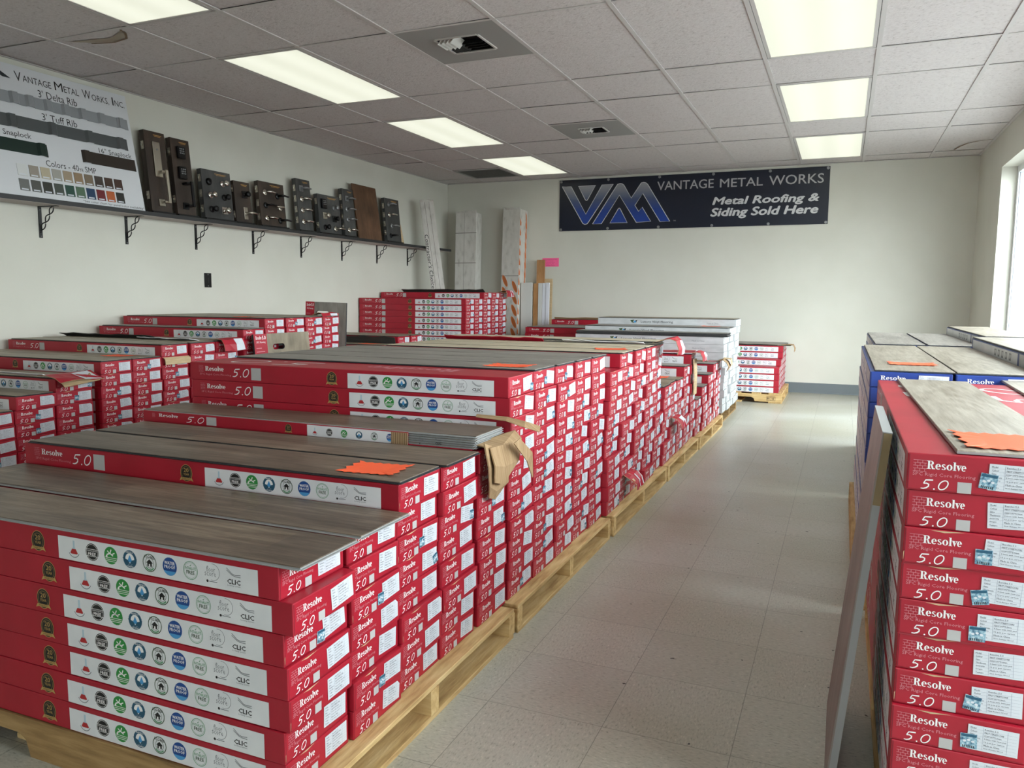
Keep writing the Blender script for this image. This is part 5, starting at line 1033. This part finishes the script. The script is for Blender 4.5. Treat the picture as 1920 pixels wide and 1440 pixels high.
tall_box(.285, .16, 2.03, (-4.32, 8.76, .003), (-.04, 0, .02), 'dusty strapped white carton, upright between the lettered one and the orange printed one', (.42,), (1.785, 1.42, .9))
M_OVAL = mat('orange_oval_print', (206, 112, 52), .5)
def ovals(d, w, h, mb):
    for i in range(9):
        v = 1.20 - i * .142
        for u, dv in ((.055, 0), (.19, -.14 + .07)):
            if v + dv < .1: continue
            pts = []
            for q in range(16):
                a = 2 * PI * q / 16; x, y = .025 * math.cos(a), .078 * math.sin(a); pts.append((u + x * .9 - y * .42, v + dv + y * .9 + x * .42))
            d.poly(pts, M_OVAL, 1); d.poly([(u + (px - u) * .75 + .003, v + dv + (py - v - dv) * .86) for px, py in pts], mat('orange_oval_core', (176, 98, 52), .5), 2)
    s = Dec(mb, (w / 2, -d_side / 2, 0), (0, 1, 0), (0, 0, 1))
    for i in range(15):
        v = 1.95 - i * .118; s.poly([(.0, v), (.03, v - .05), (.03, v - .09), (.0, v - .09)], M_OVAL, 1)
        if i % 1 == 0: s.poly([(d_side - .06, v + .09), (d_side - .03, v + .05), (d_side - .008, v - .12), (d_side - .03, v - .10)], M_OVAL, 1)
d_side = .19
tall_box(.24, d_side, 2.055, (-3.73, 8.79, .002), (-.05, 0, -.10), 'tall white carton printed with orange ovals in the corner', (), (1.26,), deco=ovals)
mb = MB(); mb.box(-.05, 0, 0, .05, .02, 1.46, M_HONEY_L := wood('light_cherry_board', (150, 106, 66), (176, 130, 86), (196, 152, 106))); o = obj('trim_board', mb, None, (-3.39, 8.84, .001), (-.045, 0, 0)); tag(o, 'upright reddish tan board beside the pink note', 'board', 'boards leaning on the rear wall')
mb = MB(); mb.box(-.08, 0, 0, .08, .012, 1.235, M_TAN); o = obj('trim_board', mb, None, (-3.335, 8.90, .001), (-.04, 0, 0)); tag(o, 'pale tan board just behind the white boards', 'board', 'boards leaning on the rear wall')
M_WB = mat('white_primed_board', (206, 206, 202), .5)
for i, (x0, x1, dy, m, hh, lab) in enumerate(((-3.575, -3.43, 0, M_WB, 1.185, 'wide white board at the left of the leaning trim pieces'), (-3.425, -3.365, .004, M_HONEY_L, 1.175, 'narrow tan wood strip between white boards'), (-3.36, -3.315, 0, M_WB, 1.18, 'first narrow white strip beyond the tan wood strip'), (-3.31, -3.268, .006, mat('cool_white_board', (216, 218, 226), .4), 1.182, 'middle narrow white strip beyond the tan wood strip'), (-3.263, -3.22, 0, mat('cool_white_board', (216, 218, 226), .4), 1.185, 'last narrow white strip, closest to the low red cartons'))):
    mb = MB(); mb.bbox(-(x1 - x0) / 2, 0, 0, (x1 - x0) / 2, .018, hh, m, .0015); o = obj('trim_board', mb, None, ((x0 + x1) / 2, 8.72 + dy, .0012), (-.055, -.018 * (1 if i == 0 else .6), 0)); tag(o, lab, 'board', 'boards leaning on the rear wall')
mb = MB(); mb.sheet([[(.213 * j / 4, 0, 0) for j in range(5)], [(.213 * j / 4, -.002, .05) for j in range(5)], [(.213 * j / 4, 0, .103) for j in range(5)]], M_PINK, M_PINK, .0006)
d = Dec(mb, (0, -.002, 0), (1, 0, 0), (0, 0, 1), .0006); ink = mat('pen_ink', (130, 36, 70), .6); rr = random.Random(5)
for i, (a, b) in enumerate(((.01, .19), (.012, .14), (.03, .16), (.03, .15), (.05, .16))):
    v = .086 - i * .018; d.stroke([(a + (b - a) * q / 24, v + rr.uniform(-.004, .004)) for q in range(25)], .0016, ink, 0)
o = obj('note_card', mb, None, (-3.406, YB - .002, 1.381)); tag(o, 'bright pink handwritten note taped on the rear wall', 'note')
mb = MB(); mb.bbox(0, -.037, -.057, .006, .037, .057, M_BLKHW, .002); mb.box(.006, -.006, -.02, .0075, .006, .02, M_BLACK)
for z in (-.045, .045): mb.lathe([(.004, 0), (.003, .0015), (0, .0015)], (.006, 0, z), (1, 0, 0), M_STEEL, 8)
o = obj('wall_outlet', mb, None, (XL + .0002, 4.86, 1.13)); tag(o, 'black outlet cover plate alone on the shelf wall', 'outlet')

# flooring sample boards with a hand hole
def sample_board(w, h, loc, rot, m, label, side=1):
    th = .014; mb = MB(); hx, hz = w * .42, h - .085; q = .055; r_ = .018
    def face(y, flip):
        o_ = [(-w / 2, 0), (w / 2, 0), (w / 2, h), (-w / 2, h)]; pts = []
        for cx, a0 in ((hx - w / 2 + q - r_, -PI / 2), (hx - w / 2 - q + r_, PI / 2)): pts += [(cx + r_ * math.cos(a0 + i * PI / 6), hz + r_ * math.sin(a0 + i * PI / 6)) for i in range(7)]
        return o_, pts
    o_, hp = face(0, 0); n = len(hp)
    # ring of quads between the outline and the hand hole
    def outer(p):
        cx = hx - w / 2; dx, dz = p[0] - cx, p[1] - hz
        t = min(((w / 2 - cx) / dx) if dx > 1e-9 else 9e9, ((-w / 2 - cx) / dx) if dx < -1e-9 else 9e9, ((h - hz) / dz) if dz > 1e-9 else 9e9, ((0 - hz) / dz) if dz < -1e-9 else 9e9); return (cx + dx * t, hz + dz * t)
    ring_ = []
    allp = sorted([(math.atan2(p[1] - hz, p[0] - (hx - w / 2)), p) for p in o_] + [(math.atan2(p[1] - hz, p[0] - (hx - w / 2)), outer(p)) for p in hp])
    inner_at = lambda a: min(hp, key=lambda p: abs(math.atan2(math.sin(math.atan2(p[1] - hz, p[0] - (hx - w / 2)) - a), math.cos(math.atan2(p[1] - hz, p[0] - (hx - w / 2)) - a))))
    O = [p for _, p in allp]; I = [inner_at(a) for a, _ in allp]; k = len(O)
    for y, fl in ((0, False), (th, True)):
        vs = [(p[0], y, p[1]) for p in O] + [(p[0], y, p[1]) for p in I]; fs = [(i, (i + 1) % k, k + (i + 1) % k, k + i) for i in range(k)]
        mb.add(vs, [f if not fl else f[::-1] for f in fs], m if not fl else M_CORE)
    mb.add([(p[0], 0, p[1]) for p in O] + [(p[0], th, p[1]) for p in O], [(k + i, k + (i + 1) % k, (i + 1) % k, i) for i in range(k)], M_CORE)
    mb.add([(p[0], 0, p[1]) for p in I] + [(p[0], th, p[1]) for p in I], [(i, (i + 1) % k, k + (i + 1) % k, k + i) for i in range(k)], M_CORE)
    d = Dec(mb, (-w / 2, 0, 0), (1, 0, 0), (0, 0, 1)); d.rect(0, 0, w * .22, h, M_RED, 0); resolve_word(d, w * .03, h - .034, w * .13, h - .012, M_WHITE, 1); d.text('5.0', w * .14, h - .034, w * .20, h - .012, M_WHITE, 1, .02)
    d.text('SPC Flooring', w * .04, h - .06, w * .19, h - .045, M_WHITE, 1)
    for i in range(9): d.rect(w * .03, h - .09 - i * .022, w * (.12 + .05 * (i % 3)), h - .086 - i * .022, M_PALE, 1)
    o = obj('sample_board', mb, None, loc, rot); return tag(o, label, 'sample board', 'flooring sample boards with hand holes')
sample_board(.52, .775, (-3.265, 4.075, .0015), (-.09, 0, HB - .03), M_TAUPE_OAK, 'flooring sample board with hand hole, leaning on the shelf-wall stacks')
sample_board(.34, .965, (-3.60, 4.845, .0015), (-.03, 0.03, .12), M_GREY_OAK, 'sample board with hand hole standing behind the third shelf-wall stack')
